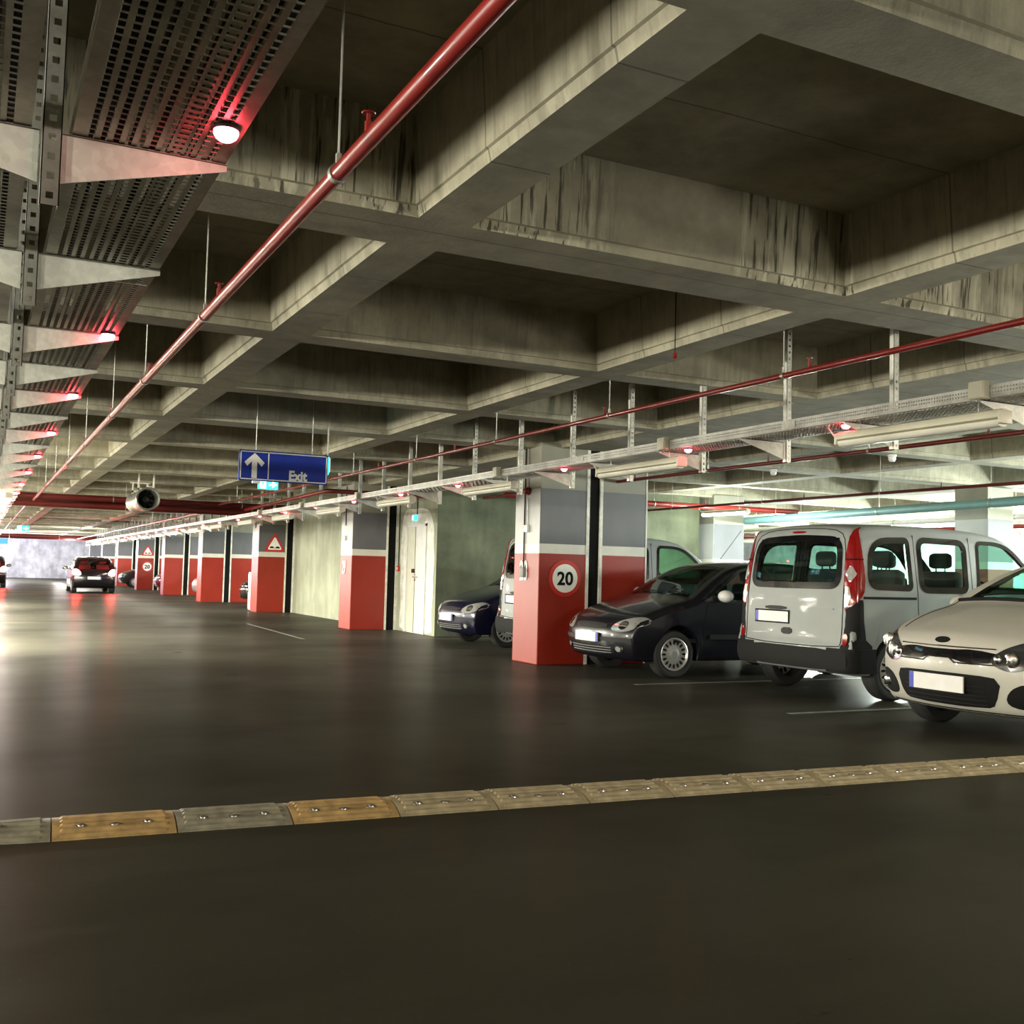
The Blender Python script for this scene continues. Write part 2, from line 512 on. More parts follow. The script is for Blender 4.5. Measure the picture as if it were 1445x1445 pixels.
def wall(name, a, b, mat, label):
    mb = MB(); mb.box(a, b)
    return tag(mb.build(name, mat), label, 'wall', kind='structure')
wall('wall_left', (X0-.3, Y0, 0), (X0, Y1, ZT+.02), M['wall_dark'], 'dark outer wall along the far side')
wall('wall_right', (X1, Y0, 0), (X1+.3, Y1, ZT+.02), M['wall_white'], 'bright white outer wall deep behind the parked cars')
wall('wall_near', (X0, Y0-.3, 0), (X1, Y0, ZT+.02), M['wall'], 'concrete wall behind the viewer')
wall('wall_far', (X0, Y1, 0), (X1, Y1+.3, ZT+.02), M['wall_white'], 'pale violet-lit end wall of the lane')
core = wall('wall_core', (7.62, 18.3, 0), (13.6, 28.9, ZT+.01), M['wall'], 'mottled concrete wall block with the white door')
wall('wall_back', (14.0, 29.2, 0), (14.3, 83.9, ZT+.01), M['wall_pale'], 'pale wall behind the far parking bays')

# columns: banded paint
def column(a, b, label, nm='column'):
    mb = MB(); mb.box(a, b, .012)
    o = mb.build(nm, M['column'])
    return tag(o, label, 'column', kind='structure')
ZC = ZB+.06
names = {0: 'red and grey painted column with the number 28', 1: 'red and grey painted column with the number 29',
         2: 'red and grey painted column with the warning triangle, past number 29'}
order = ['third', 'fourth', 'fifth', 'sixth', 'seventh', 'eighth']
CY = []
for i in range(0, 9):
    y = 12.44+7.9*i
    CY.append(y)
    lab = names.get(i, 'red and grey painted column, %s beyond the number 28 one' % order[min(i-3, 5)])
    c = column((6.65, y, 0), (7.41, y+.73, ZC), lab)
    if i == 0:
        for yy, ch in ((13.0, '28'),):
            text_obj('painted_number', '28', .36, M['white'], c, (6.644, 12.985, 1.12), (0,-1,0), (0,0,1), .003, .012, .62)
    if i == 1:
        text_obj('painted_number', '29', .36, M['white'], c, (6.644, 20.93, 1.12), (0,-1,0), (0,0,1), .003, .012, .62)
    if i == 0 or i > 2:
        column((7.6, y, 0), (8.34, y+.73, ZC), 'twin column just across the joint from the %s' % ('number 28 column' if i == 0 else '%s column beyond number 28' % order[min(i-3, 5)]))
    # movement joint between the twins
    mb = MB(); mb.box((7.43, y+.03, 0), (7.58, y+.7, ZC))
    tag(mb.build('trim_%d' % (i*3+1), M['black']), 'black joint filler between twin columns', 'trim', kind='structure')
    for k, xx in enumerate((7.41, 7.575)):
        mb = MB(); mb.box((xx-.045 if k == 0 else xx, y-.008, 0), (xx if k == 0 else xx+.045, y+.02, ZC))
        tag(mb.build('trim_%d' % (i*3+2+k), M['galv_light']), 'pale metal strip along the column joint', 'trim', kind='structure')
    # pale edge guard at the far corner of the twin
    if i == 0:
        mb = MB(); mb.box((8.325, y-.006, 0), (8.348, y+.02, ZC))
        tag(mb.build('trim_90', M['white']), 'pale corner guard on the twin column', 'trim', kind='structure')
# columns of the next row
column((15.55, 12.7, 0), (16.2, 13.4, ZC), 'column standing deep behind the white van')
column((13.75, 18.0, 0), (14.55, 18.7, ZC), 'column at the end of the mottled wall behind the dark hatchback')
column((22.5, 13.0, 0), (23.2, 13.7, ZC), 'column far behind the white cars')

# white double door in the core wall
D = thing('door_1', 'pale steel door with a painted white surround', 'door', (7.62, 19.3, 0), kind='structure')
t = NT('brushed_white_patch'); t.link(t.ramp(t.noise(t.geo(), 7, 4), [(.3, (.62,.62,.54)), (.6, (.85,.85,.78))]), t.bsdf.inputs['Base Color']); t.bsdf.inputs['Roughness'].default_value = .6
M['patch'] = t.m
poly = [(-.86,0),(-.86,.25),(-.84,.5),(-.9,.8),(-.86,1.1),(-.92,1.4),(-.85,1.75),(-.86,2.0),(-.76,2.2),(-.6,2.36),(-.2,2.42),(.2,2.4),(.5,2.44),(.7,2.36),(.8,2.2),(.84,1.8),(.9,1.5),(.82,1.2),(.86,.9),(.78,.6),(.84,.3),(.82,0)]
mb = MB(); mb.prism(chaikin(poly, 1)[:], -.004, .001, 'x'); mb.build('painted_surround', M['patch'], D)
mb = MB(); mb.box((-.03,-.52,0),(.0,-.46,2.1)); mb.box((-.03,.46,0),(0,.52,2.1)); mb.box((-.03,-.52,2.06),(0,.52,2.12)); mb.build('door_frame', M['whiteg'], D)
mb = MB(); mb.box((-.02,-.46,.01),(-.002,.015,2.06)); mb.build('door_leaf', M['whiteg'], D)
mb = MB(); mb.box((-.014,.06,.01),(-.002,.46,2.06)); mb.build('door_leaf', M['door'], D)
mb = MB(); mb.box((-.008,.01,.01),(-.0015,.066,2.06)); mb.build('door_gap', M['black'], D)
mb = MB(); mb.box((-.03,-.02,1.0),(-.018,.03,1.14), .004); mb.tube([(-.03,0,1.08),(-.07,0,1.08),(-.075,-.12,1.08)], .011, 8); mb.build('door_handle', M['chrome'], D, True)
mb = MB(); mb.box((-.06,.02,1.16),(-.02,.12,1.24), .01); mb.build('door_closer_lock', M['black_gloss'], D)

# ------------------------------------------------------------------ lane markings
def strip(name, a, b, w, label):
    a = Vector((a[0], a[1], 0)); b = Vector((b[0], b[1], 0)); d = (b-a).normalized(); n = Vector((-d.y, d.x, 0))*w/2
    mb = MB(); z = .003
    v = [a+n, a-n, b-n, b+n]
    mb.add([(p.x, p.y, .0005) for p in v]+[(p.x, p.y, z) for p in v], [(4,5,6,7),(0,3,2,1),(0,1,5,4),(1,2,6,5),(2,3,7,6),(3,0,4,7)])
    tag(mb.build(name, M['line']), label, 'floor line', kind='structure')
strip('trim_101', (5.15, 22.6), (5.0, 17.7), .06, 'thin worn painted line on the lane floor')
mb = MB(); mb.box((-9.0, 23.4, .0005), (2.4, 23.5, .004))
tag(mb.build('trim_100', M['dark']), 'dark floor joint crossing the lane at the left', 'floor joint', kind='structure')
strip('trim_102', (6.8, 17.6), (11.5, 17.55), .08, 'worn bay line beside the dark blue car')
strip('trim_103', (6.6, 10.0), (12.0, 9.95), .08, 'worn bay line between the dark hatchback and the van')
strip('trim_104', (6.6, 7.5), (12.0, 7.45), .08, 'worn bay line between the van and the white hatchback')

# ------------------------------------------------------------------ pipes
def red_pipe(name, pts, r, label, hangers, heads, mat='pipe_red', group=None, along=1):
    root = thing(name, label, 'pipe', pts[0], group=group)
    o0 = Vector(pts[0])
    L = [Vector(p)-o0 for p in pts]
    mb = MB(); mb.tube(L, r, 14); mb.build('pipe_run', M[mat], root, True)
    d = (L[-1]-L[0]).normalized()
    for s in hangers:
        p = L[0]+d*s; w = p+o0; zt = soffit(w.x, w.y)-o0.z
        mb = MB(); mb.tube([p+Vector((0,0,r)), (p.x, p.y, zt)], .004, 6)
        h = mb.build('hanger_rod', M['galv'], root, True)
        mb = MB(); mb.lathe([(r+.001,-.012),(r+.006,-.012),(r+.006,.012),(r+.001,.012)], p, d, 16, True)
        mb.box((p.x-.008, p.y-.008, p.z+r), (p.x+.008, p.y+.008, p.z+r+.04))
        mb.build('pipe_clamp', M['galv'], root, True)
    for s in heads:
        p = L[0]+d*s
        mb = MB()
        mb.tube([p+Vector((0,0,r*.6)), p+Vector((0,0,r+.035))], .012, 8)
        mb.tube([p+Vector((0,0,r+.035)), p+Vector((0,0,r+.06))], .007, 8)
        mb.lathe([(0,0),(.02,0),(.022,.003),(0,.004)], p+Vector((0,0,r+.06)), (0,0,1), 12)
        mb.build('sprinkler_head', M[mat], root, True)
    return root
hp = [3.34-1.0, 5.64-1.0, 7.86-1.0, 9.9-1.0, 12.5-1, 15-1, 17.6-1, 20.2-1, 22.8-1]
sp = [3.04-1.0, 5.28-1.0, 7.66-1.0, 10-1.0, 12.69-1, 15.2-1, 17.8-1, 20.4-1]
red_pipe('sprinkler_pipe', [(1.0,1.0,2.5),(1.0,24.6,2.5)], .027, 'long red sprinkler pipe running overhead along the lane beside the left cable tray', hp, sp)
hp = [x-1.0 for x in (3.4,5.6,7.84,10.1,12.4,14.9,17.5,20.1,22.7)]
sp = [x-1.0 for x in (5.35,7.92,11.2,13.8,16.3,18.9,21.4)]
red_pipe('sprinkler_pipe', [(4.85,1.0,2.59),(4.85,24.6,2.59)], .02, 'long thin red sprinkler pipe overhead in front of the columns', hp, sp)
red_pipe('sprinkler_pipe', [(.95,26.2,2.5),(.95,60.0,2.5)], .025, 'pale-lit sprinkler pipe continuing beyond the cross mains on the tray side', [4,9,14,20,26], [6,12])
red_pipe('sprinkler_pipe', [(4.9,26.2,2.5),(4.9,63.5,2.5)], .025, 'sprinkler pipe continuing beyond the cross mains on the column side', [4,9,14,20,26], [6,12])
red_pipe('sprinkler_pipe', [(5.45,18.3,2.57),(5.45,24.55,2.5)], .035, 'thick red pipe with an elbow above the number 29 column', [1.5,4], [3])
# elbow joins the cross run towards the wall
mb = MB(); pts = [Vector((5.45,18.3,2.57))+Vector((.14*(1-math.cos(a)),-.14*math.sin(a),0)) for a in [i*PI/16 for i in range(9)]]
pts += [Vector((7.4,18.16,2.57))]
tag(mb.tube(pts, .04, 12).build('branch_pipe', M['pipe_dark'], None, True), 'dark red branch pipe turning towards the wall above number 29', 'pipe')
for i, (y, z, r, lab) in enumerate(((24.75,2.6,.065,'upper dark red main pipe crossing the lane'), (25.05,2.46,.08,'lower dark red main pipe crossing the lane'), (25.4,2.53,.06,'rear red main pipe crossing the lane'))):
    red_pipe('main_pipe', [(-4.0,y,z),(6.4,y,z)], r, lab, [1.2+.3*i,4.0+.3*i,6.6+.3*i,9.4+.3*i], [], 'pipe_dark', 'main pipes crossing the lane')
red_pipe('main_pipe', [(-4.0,64.0,2.56),(6.4,64.0,2.56)], .14, 'dark red main pipe crossing the far end of the lane', [2,5,8], [], 'pipe_dark')
# right-hand zone
red_pipe('sprinkler_pipe', [(7.85,3.0,2.5),(7.85,16.8,2.5)], .022, 'dark red sprinkler pipe passing above the white van', [2.2,4.8,7.4,10.0], [3.4,6.3,9], 'pipe_dark')
red_pipe('sprinkler_pipe', [(11.7,4.0,2.5),(11.7,18.2,2.5)], .022, 'dark red sprinkler pipe further behind, above the van roof', [2.2,4.8,7.4,10.0,12.6], [3.4,6.3,9], 'pipe_dark')
red_pipe('main_pipe', [(8.5,17.3,2.62),(15.2,17.1,2.62)], .055, 'orange-red main pipe along the mottled wall top behind the hatchback', [1.2,3.2,5.2], [2.2,4.4], 'pipe_red')
red_pipe('water_pipe', [(14.9,22.0,2.42),(14.1,10.2,2.5)], .075, 'thick teal pipe crossing behind the van roof', [2,5,8,10.5], [], 'pipe_teal')
red_pipe('water_pipe', [(17.3,24.0,2.42),(16.5,10.0,2.45)], .05, 'white insulated pipe behind the teal pipe', [2,5,8,11], [], 'whiteg')
red_pipe('water_pipe', [(18.3,24.0,2.32),(17.5,10.0,2.34)], .045, 'pale red pipe low behind the teal pipe', [2,5,8,11], [], 'pipe_red')
red_pipe('water_pipe', [(20.0,26.0,2.3),(19.2,11.0,2.3)], .06, 'pale pipe deepest behind the van roof', [2,5,8,11], [], 'white')

# ------------------------------------------------------------------ cable trays
def tray_mesh(mb, x0, x1, y0, y1, z, fl, sl_w=.016, sl_l=.022, pitch_x=.03, pitch_y=.034, rib=None, th=.0015):
    """perforated U-channel along Y: real slots punched in the bottom, two rows of dots in the flanges"""
    W = x1-x0
    nx = int((W-.06)/pitch_x); mx = x0+(W-nx*pitch_x)/2
    ny = int((y1-y0)/pitch_y)
    V = mb.v; F = mb.f
    # plain edges
    def quad(p): 
        n = len(V); V.extend(p); F.append((n,n+1,n+2,n+3))
    ye = y0+ny*pitch_y
    quad([(x0,y0,z),(mx,y0,z),(mx,ye,z),(x0,ye,z)]); quad([(mx+nx*pitch_x,y0,z),(x1,y0,z),(x1,ye,z),(mx+nx*pitch_x,ye,z)])
    for i in range(nx):
        ribs = rib is not None and abs(i-rib) <= .6
        for j in range(ny):
            a = mx+i*pitch_x; b = a+pitch_x; c = y0+j*pitch_y; d = c+pitch_y
            w, l = (pitch_x*.86, sl_l*.4) if ribs else (sl_w, sl_l)
            e = (a+b)/2-w/2; f = (a+b)/2+w/2; g = (c+d)/2-l/2; h = (c+d)/2+l/2
            n = len(V)
            lip = -.004
            V.extend([(a,c,z),(b,c,z),(b,d,z),(a,d,z),(e,g,z),(f,g,z),(f,h,z),(e,h,z),(e,g,z+lip),(f,g,z+lip),(f,h,z+lip),(e,h,z+lip)])
            F.extend([(n,n+1,n+5,n+4),(n+1,n+2,n+6,n+5),(n+2,n+3,n+7,n+6),(n+3,n,n+4,n+7),
                      (n+6,n+7,n+11,n+10),(n+7,n+4,n+8,n+11)])
    for xx, s in ((x0, -1), (x1, 1)):
        py = .02; m = int((y1-y0)/py)
        zs = [0, fl*.34, fl*.36+.008, fl*.62, fl*.62+.01, fl]
        for j in range(m):
            c = y0+j*py; d = c+py; g = c+py*.25; h = c+py*.75
            for r in range(5):
                za, zb = z+zs[r], z+zs[r+1]
                if r in (1, 3):
                    quad([(xx,c,za),(xx,g,za),(xx,g,zb),(xx,c,zb)]); quad([(xx,h,za),(xx,d,za),(xx,d,zb),(xx,h,zb)])
                else:
                    quad([(xx,c,za),(xx,d,za),(xx,d,zb),(xx,c,zb)])
        quad([(xx,y0,z+fl),(xx-s*.012,y0,z+fl),(xx-s*.012,y1,z+fl),(xx,y1,z+fl)])

def tray(label, x0, x1, y0, y1, z, fl, near, rib=None, group=None, mat='galv_tray'):
    root = thing('cable_tray', label, 'cable tray', ((x0+x1)/2, y0, z), group=group)
    cx = (x0+x1)/2
    mb = MB(); tray_mesh(mb, x0-cx, x1-cx, 0, near-y0, 0, fl, rib=rib); mb.build('perforated_sheet', M[mat], root, fix=False)
    mb = MB(); tray_mesh(mb, x0-cx, x1-cx, near-y0, y1-y0, 0, fl, rib=rib, pitch_x=.06, pitch_y=.12, sl_w=.03, sl_l=.06); mb.build('perforated_sheet', M[mat], root, fix=False)
    # cables lying in it
    for k in range(9):
        xx = x0-cx+.04+(x1-x0-.08)*k/8
        pts = [(xx+.012*math.sin(i*1.3+k), (y1-y0)*i/40, .016+.006*math.sin(i*.7+k*2)) for i in range(41)]
        mb = MB(); mb.tube(pts, .011, 6); mb.build('cable', M['dark'], root, True)
    # joint plates
    j = .9
    while j < min(near-y0, 12):
        for xx in (x0-cx-.004, x1-cx+.001):
            mb = MB(); mb.box((xx, j, .01), (xx+.003, j+.14, fl-.012)); mb.build('joint_plate', M['galv_light'], root)
        mb = MB(); mb.box((x0-cx+.01, j+.06, -.004), (x1-cx-.01, j+.066, -.0005)); mb.build('sheet_seam', M['galv_light'], root)
        j += 3.0
    return root
ZL = 2.3
tray('wide perforated cable tray overhead, the one edged with red indicator lights', .165, .555, .4, 46.0, ZL, .06, 10.0, rib=7)
tray('perforated cable tray overhead on the outer side of the hanger posts', -.42, .07, .4, 46.0, ZL, .06, 7.0, rib=7)
tray('perforated cable tray overhead along the front of the columns', 5.22, 5.58, 2.0, 62.0, 2.29, .075, 11.0, rib=5, mat='galv_bright')

# hanger posts with arms
def post_mesh(mb, x, y, z0, z1, w=.055, face=-1):
    """slotted strut channel"""
    n = int((z1-z0)/.05)
    t = .003
    for i in range(n+1):
        a = z0+i*.05; b = min(a+.05, z1)
        if b-a < .01: continue
        e = min(a+.016, b); f = min(a+.034, b)
        yy = y
        mb.box((x-w/2, yy, a), (x+w/2, yy+t, e))
        mb.box((x-w/2, yy, e), (x-.009, yy+t, f)); mb.box((x+.009, yy, e), (x+w/2, yy+t, f))
        mb.box((x-w/2, yy, f), (x+w/2, yy+t, b))
    mb.box((x-w/2, y, z0), (x-w/2+t, y+.04, z1)); mb.box((x+w/2-t, y, z0), (x+w/2, y+.04, z1))
    return mb

WB = [2.92, 4.11, 5.41, 6.43, 7.48, 8.64, 9.78, 10.91]
while WB[-1] < 44: WB.append(WB[-1]+1.12)
ordw = ['nearest', 'second', 'third', 'fourth', 'fifth', 'sixth', 'seventh', 'eighth', 'ninth', 'tenth', 'eleventh', 'twelfth']
def ordinal(i):
    if i < len(ordw): return ordw[i]
    n = i+1
    return '%d%s' % (n, {1: 'st', 2: 'nd', 3: 'rd'}.get(n % 10 if n not in (11,12,13) else 0, 'th'))
WB = [y for y in WB if not 24.4 < y < 25.7]
for i, y in enumerate(WB):
    root = thing('tray_bracket', 'galvanised post with two tapered arms carrying the left trays, %s along the row' % ordinal(i), 'bracket', (.118, y, ZL), group='brackets under the left cable trays')
    zt = soffit(.118, y)-ZL
    near = i < 10
    mb = MB()
    if near: post_mesh(mb, 0, -.03, -.2, zt, .046)
    else: mb.box((-.026, -.03, -.2), (.026, .01, zt))
    mb.build('post', M['galv'], root)
    mb = MB(); mb.prism([(.024,-.005),(.44,-.005),(.44,-.024),(.024,-.135)], -.012, -.008, 'y'); mb.box((.024,-.012,-.008),(.44,.03,-.004)); mb.build('arm', M['galv_light'], root)
    mb = MB(); mb.prism([(-.03,-.005),(-.5,-.005),(-.5,-.03),(-.03,-.14)], -.012, -.008, 'y'); mb.box((-.5,-.012,-.008),(-.03,.03,-.004)); mb.build('arm', M['galv_light'], root)

def indicator(x, y, z, label, group, cap=True):
    root = thing('indicator_light', label, 'indicator light', (x, y, z), group=group)
    mb = MB(); mb.lathe([(0,0),(.032,0),(.034,-.005),(.033,-.011),(0,-.011)], (0,0,0), (0,0,1), 20); mb.build('base', M['dark'], root, True)
    mb = MB(); mb.lathe([(.031,-.009),(.031,-.018),(.026,-.028),(.017,-.035),(.008,-.038),(0,-.039)], (0,0,0), (0,0,1), 20); mb.build('lens', M['led'], root, True)
    return root
k = 0
for y in [2.66, 5.36, 7.42, 9.7]+[11.95+2.24*i for i in range(14)]:
    indicator(.505, y, ZL-.002, 'glowing red dome light under the left tray edge, %s along the row' % ordinal(k), 'red indicator lights on the left tray'); k += 1

# right tray posts
RP = [3.2, 4.32, 5.42, 6.52, 7.62, 8.78, 9.92, 11.15, 12.45, 13.6]
while RP[-1] < 60: RP.append(RP[-1]+1.15)
RP = [y for y in RP if not (24.4 < y < 25.7 or abs(y-64) < .3)]
for i, y in enumerate(RP):
    root = thing('tray_bracket', 'galvanised post with one tapered arm carrying the right tray, %s along the row' % ordinal(i), 'bracket', (5.68, y, 2.29), group='brackets under the right cable tray')
    zt = soffit(5.68, y)-2.29
    mb = MB()
    if i < 9: post_mesh(mb, 0, -.03, -.16, zt, .05)
    else: mb.box((-.025, -.03, -.16), (.025, .01, zt))
    mb.build('post', M['galv'], root)
    mb = MB(); mb.prism([(-.03,-.004),(-.46,-.004),(-.46,-.02),(-.03,-.14)], -.012, -.008, 'y'); mb.box((-.46,-.012,-.008),(-.03,.03,-.004)); mb.build('arm', M['galv_light'], root)
k = 0
for y in [3.45, 5.48, 7.3, 9.42, 12.1, 14.1]+[16.2+2.1*i for i in range(20)]:
    indicator(5.3, y, 2.288, 'glowing red dome light under the right tray, %s along the row' % ordinal(k), 'red indicator lights on the right tray'); k += 1
for i, y in enumerate([4.3, 7.51, 10.77, 15.7, 18.9, 22.1]):
    root = thing('junction_box', 'cream junction box clipped to the right tray flange, %s along the tray' % ordinal(i), 'junction box', (5.2, y, 2.33))
    mb = MB(); mb.box((-.035,-.055,-.045),(.016,.055,.06), .006); mb.build('box', M['cream'], root, True)
    mb = MB(); mb.box((-.041,-.05,-.04),(-.034,.05,.055), .003); mb.build('lid', M['cream'], root, True)
    mb = MB(); mb.lathe([(.009,0),(.011,-.02),(.006,-.024)], (-.01,0,-.045), (0,0,1), 10); mb.build('cable_gland', M['grey'], root, True)

def batten(x, y, z, label, group, lit=None, L=1.32, hang=.08):
    """waterproof fluorescent batten along Y"""
    root = thing('fluorescent_lamp', label, 'lamp', (x, y, z), group=group)
    w = .05
    mb = MB(); mb.prism(chaikin([(-w,.0),(-w,.03),(-.03,.06),(.03,.06),(w,.03),(w,0)], 1), -L/2, L/2, 'y'); mb.build('housing', M['cream'], root, True)
    dif = MB(); dif.prism(chaikin([(-w+.004,0),(-w+.008,-.025),(-.025,-.045),(.025,-.045),(w-.008,-.025),(w-.004,0)], 1), -L/2+.015, L/2-.015, 'y'); dif.build('diffuser', M[lit] if lit else M['diffuser'], root, True)
    for s in (-1, 1):
        mb = MB(); mb.box((-w-.002, s*(L/2)-.012, -.03), (w+.002, s*(L/2)+.012, .05), .008); mb.build('end_cap', M['cream'], root, True)
        mb = MB(); mb.tube([(0, s*L*.36, .058), (0, s*L*.36, .058+hang)], .003, 6); mb.build('suspension_wire', M['galv'], root, True)
    mb = MB(); mb.tube([(0, L/2, .03),(0, L/2+.06,.04),(-.03, L/2+.09,.1),(-.05, L/2+.06,.112)], .006, 6); mb.build('power_cord', M['white'], root, True)
    return root
for i in range(19):
    y = [4.87, 8.05, 11.2, 14.3][i] if i < 4 else 14.3+3.15*(i-3)
    batten(5.3, y, 2.17, '%s fluorescent batten hanging under the right tray%s' % (ordinal(i), ', lit' if y > 30 else ', unlit'), 'battens under the right tray', 'tube_lit' if y > 30 else None, hang=.058)
# lit battens of the far lane, under the left tray
for i in range(9):
    batten(.36, 17.5+3.2*i, 2.12, 'lit fluorescent batten under the far left tray, %s of the lit ones' % ordinal(i), 'lit battens under the far left tray', 'tube_lit', hang=.115)
# lit battens in the bays behind the cars
for i, (x, y) in enumerate(((12.4,15.9),(12.6,8.0),(19.5,14.2),(18.8,20.0),(21.5,17.0),(23.5,22.0),(12.2,33.5),(12.2,41.5),(12.2,49.0))):
    batten(x, y, 2.42 if x < 15 else 2.55, 'lit fluorescent batten deep in the bays behind the parked cars, %s by depth' % ordinal(i), 'lit battens in the rear bays', 'tube_cool', hang=(soffit(x, y+.4)-(2.42 if x < 15 else 2.55)-.058))
# ------------------------------------------------------------------ cars
def lerp(a, b, t): return a+(b-a)*t
def smooth(t): t = max(0, min(1, t)); return t*t*(3-2*t)

def fillet(poly, r):
    """rounds the corners of a closed outline; a third number on a corner is its own radius"""
    out = []; n = len(poly)
    for i in range(n):
        p = poly[i]; a = poly[i-1]; b = poly[(i+1) % n]; rr = p[2] if len(p) > 2 else r
        def toward(q):
            L = math.hypot(q[0]-p[0], q[1]-p[1]); t = min(rr/L, .48)
            return (p[0]+(q[0]-p[0])*t, p[1]+(q[1]-p[1])*t)
        s, e = toward(a), toward(b)
        for k in range(7):
            t = k/6
            out.append(((1-t)**2*s[0]+2*t*(1-t)*p[0]+t*t*e[0], (1-t)**2*s[1]+2*t*(1-t)*p[1]+t*t*e[1]))
    return out

class Car:
    """body skin: side outline swept across the width; local x=0 nose, x=L tail, z up"""
    def __init__(s, d):
        s.d = d; s.L = d['L']; s.W = d['W']/2
        top = chaikin(d['top'], 2, False)
        zb = d.get('zb', .2); r = d['arch']; wz = d['wheel_r']
        bot = []
        xs = sorted(d['axles'], reverse=True)
        bot.append(top[-1])
        for ax in xs:
            h = max(zb, .1)
            x_off = math.sqrt(max(0, r*r-(zb-wz)**2))
            a0 = math.asin((zb-wz)/r)
            for k in range(15):
                a = a0+(PI-2*a0)*k/14
                bot.append((ax+r*math.cos(a), wz+r*math.sin(a)))
        prof = top + bot[1:]
        s.prof = resample(prof, d.get('step', .035))
        s.zs = d.get('spine', wz+r+.05)
    def width(s, x, z):
        d = s.d
        tf = max(0, 1-x/1.1); tr = max(0, 1-(s.L-x)/.9)
        w = s.W*(1-d.get('taper_f', .07)*tf**2-d.get('taper_r', .05)*tr**2)
        zb, zt, tu = d['belt'], d['H'], d['tumble']
        if z < .6: w *= 1-.05*((.6-z)/.45)**2
        elif z > zb: 
            t = (z-zb)/(zt-zb); w *= 1-.012-(1-.012-tu)*(t**1.15)
        else: w *= 1-.012*((z-.6)/(zb-.6))**2
        return w
    def warp(s, x, y, z):
        """plan curvature of nose and tail"""
        d = s.d; q = (y/s.W)**2
        cf, cr = d.get('curve_f', .22), d.get('curve_r', .06)
        lf, lr = d.get('len_f', 1.1), .6
        nx = x + cf*q*max(0, 1-x/lf)**1.3 - cr*q*max(0, 1-(s.L-x)/lr)
        return (nx, y, z)
    def side(s, x, z, sg, off=0.0):
        w = s.width(x, z)+off
        return s.warp(x, sg*w, z)
    def build(s, root, paint, glass, res=1.0):
        d = s.d; P = s.prof; n = len(P)
        N = []
        for i in range(n):
            a = P[i-1]; b = P[(i+1) % n]
            tx, tz = b[0]-a[0], b[1]-a[1]; L = math.hypot(tx, tz) or 1
            N.append((-tz/L, tx/L))          # outward for a profile running nose -> roof -> tail -> underside
        Rr = []
        for (x, z), (nx, nz) in zip(P, N):
            Rr.append(d.get('round', .07) if z > s.d['wheel_r']+s.d['arch']+.02 else .02)
        for _ in range(4): Rr = [(Rr[i-1]+Rr[i]*2+Rr[(i+1) % n])/4 for i in range(n)]
        V = []; F = []; tagf = []
        ts = [0, .2, .4, .58, .74, .86]
        arcs = [0, 22, 45, 68, 90]
        rows = []
        def row(fn):
            b = len(V)
            for i in range(n): V.append(fn(i))
            rows.append(b)
        crown = d.get('crown', .03)
        def rim(i, t):
            x, z = P[i]; w = s.width(x, z)-Rr[i]
            zz = z+crown*max(0, N[i][1])*(1-t*t)*(1 if z > .5 else 0)
            return s.warp(x, t*w, zz)
        cache = []
        for t in ts: row(lambda i: rim(i, t))
        for a in arcs:
            a = math.radians(a)
            def fn(i):
                x, z = P[i]; ins = Rr[i]*(1-math.cos(a))
                xx, zz = x-N[i][0]*ins, z-N[i][1]*ins
                w = s.width(x, z)-Rr[i]+Rr[i]*math.sin(a)
                return s.warp(xx, w, zz)
            row(fn)
        nrim = len(rows)-1
        K = int(22*res)
        flat = []                              # (x,z) of side vertices
        for k in range(1, K+1):
            u = k/K
            def fn(i):
                x, z = P[i]; x -= N[i][0]*Rr[i]; z -= N[i][1]*Rr[i]
                qx = min(max(x, .42), s.L-.42)
                xx, zz = lerp(x, qx, u), lerp(z, s.zs, u)
                return s.warp(xx, s.width(xx, zz), zz)
            row(fn)
        # pane regions
        gl = []                                # (name, predicate)
        half = []
        rim_glass = d.get('rim_glass', [])
        def near_i(pt): return min(range(n), key=lambda i: (P[i][0]-pt[0])**2+(P[i][1]-pt[1])**2)
        rg = [(nm, near_i(a), near_i(b)) for nm, a, b in rim_glass]
        polys = {nm: fillet(p, .07) for nm, p in d['side_glass'].items()}
        s.polys = polys
        groups = {}
        for r in range(len(rows)-1):
            for i in range(n):
                j = (i+1) % n
                q = (rows[r]+i, rows[r]+j, rows[r+1]+j, rows[r+1]+i)
                key = None
                if r < len(ts)-1:
                    for nm, a, b in rg:
                        if a <= i < b: key = ('rim', nm)
                if r >= nrim-1:
                    cx = sum(V[m][0] for m in q)/4; cz = sum(V[m][2] for m in q)/4
                    for nm, pl in polys.items():
                        if inside((cx, cz), pl): key = ('side', nm)
                groups.setdefault(key, []).append(q)
        def mirror_build(name, quads, mat, both):
            used = {}; vv = []; ff = []
            def idx(m, sg):
                y = V[m][1]
                kk = (m, sg if abs(y) > 1e-6 else 1)
                if kk not in used:
                    used[kk] = len(vv); vv.append((V[m][0], V[m][1]*sg, V[m][2]))
                return used[kk]
            for sg in both:
                for q in quads:
                    g = tuple(idx(m, sg) for m in q)
                    ff.append(g if sg > 0 else g[::-1])
            mb = MB(); mb.v = vv; mb.f = ff
            return mb.build(name, mat, root, True, False, 50)
        body = mirror_build('body', groups[None], paint, (1, -1))
        s.bvh = None
        vv = [Vector(v) for v in V]+[Vector((v[0], -v[1], v[2])) for v in V]
        ff = []
        for k, qs in groups.items():
            for q in qs: ff.append(q); ff.append(tuple(m+len(V) for m in q))
        s.bvh = BVHTree.FromPolygons(vv, ff)
        for k, qs in groups.items():
            if k is None: continue
            if k[0] == 'rim': mirror_build(k[1], qs, glass, (1, -1))
            else:
                for sg in (1, -1): mirror_build('side_window', qs, glass, (sg,))
        return body
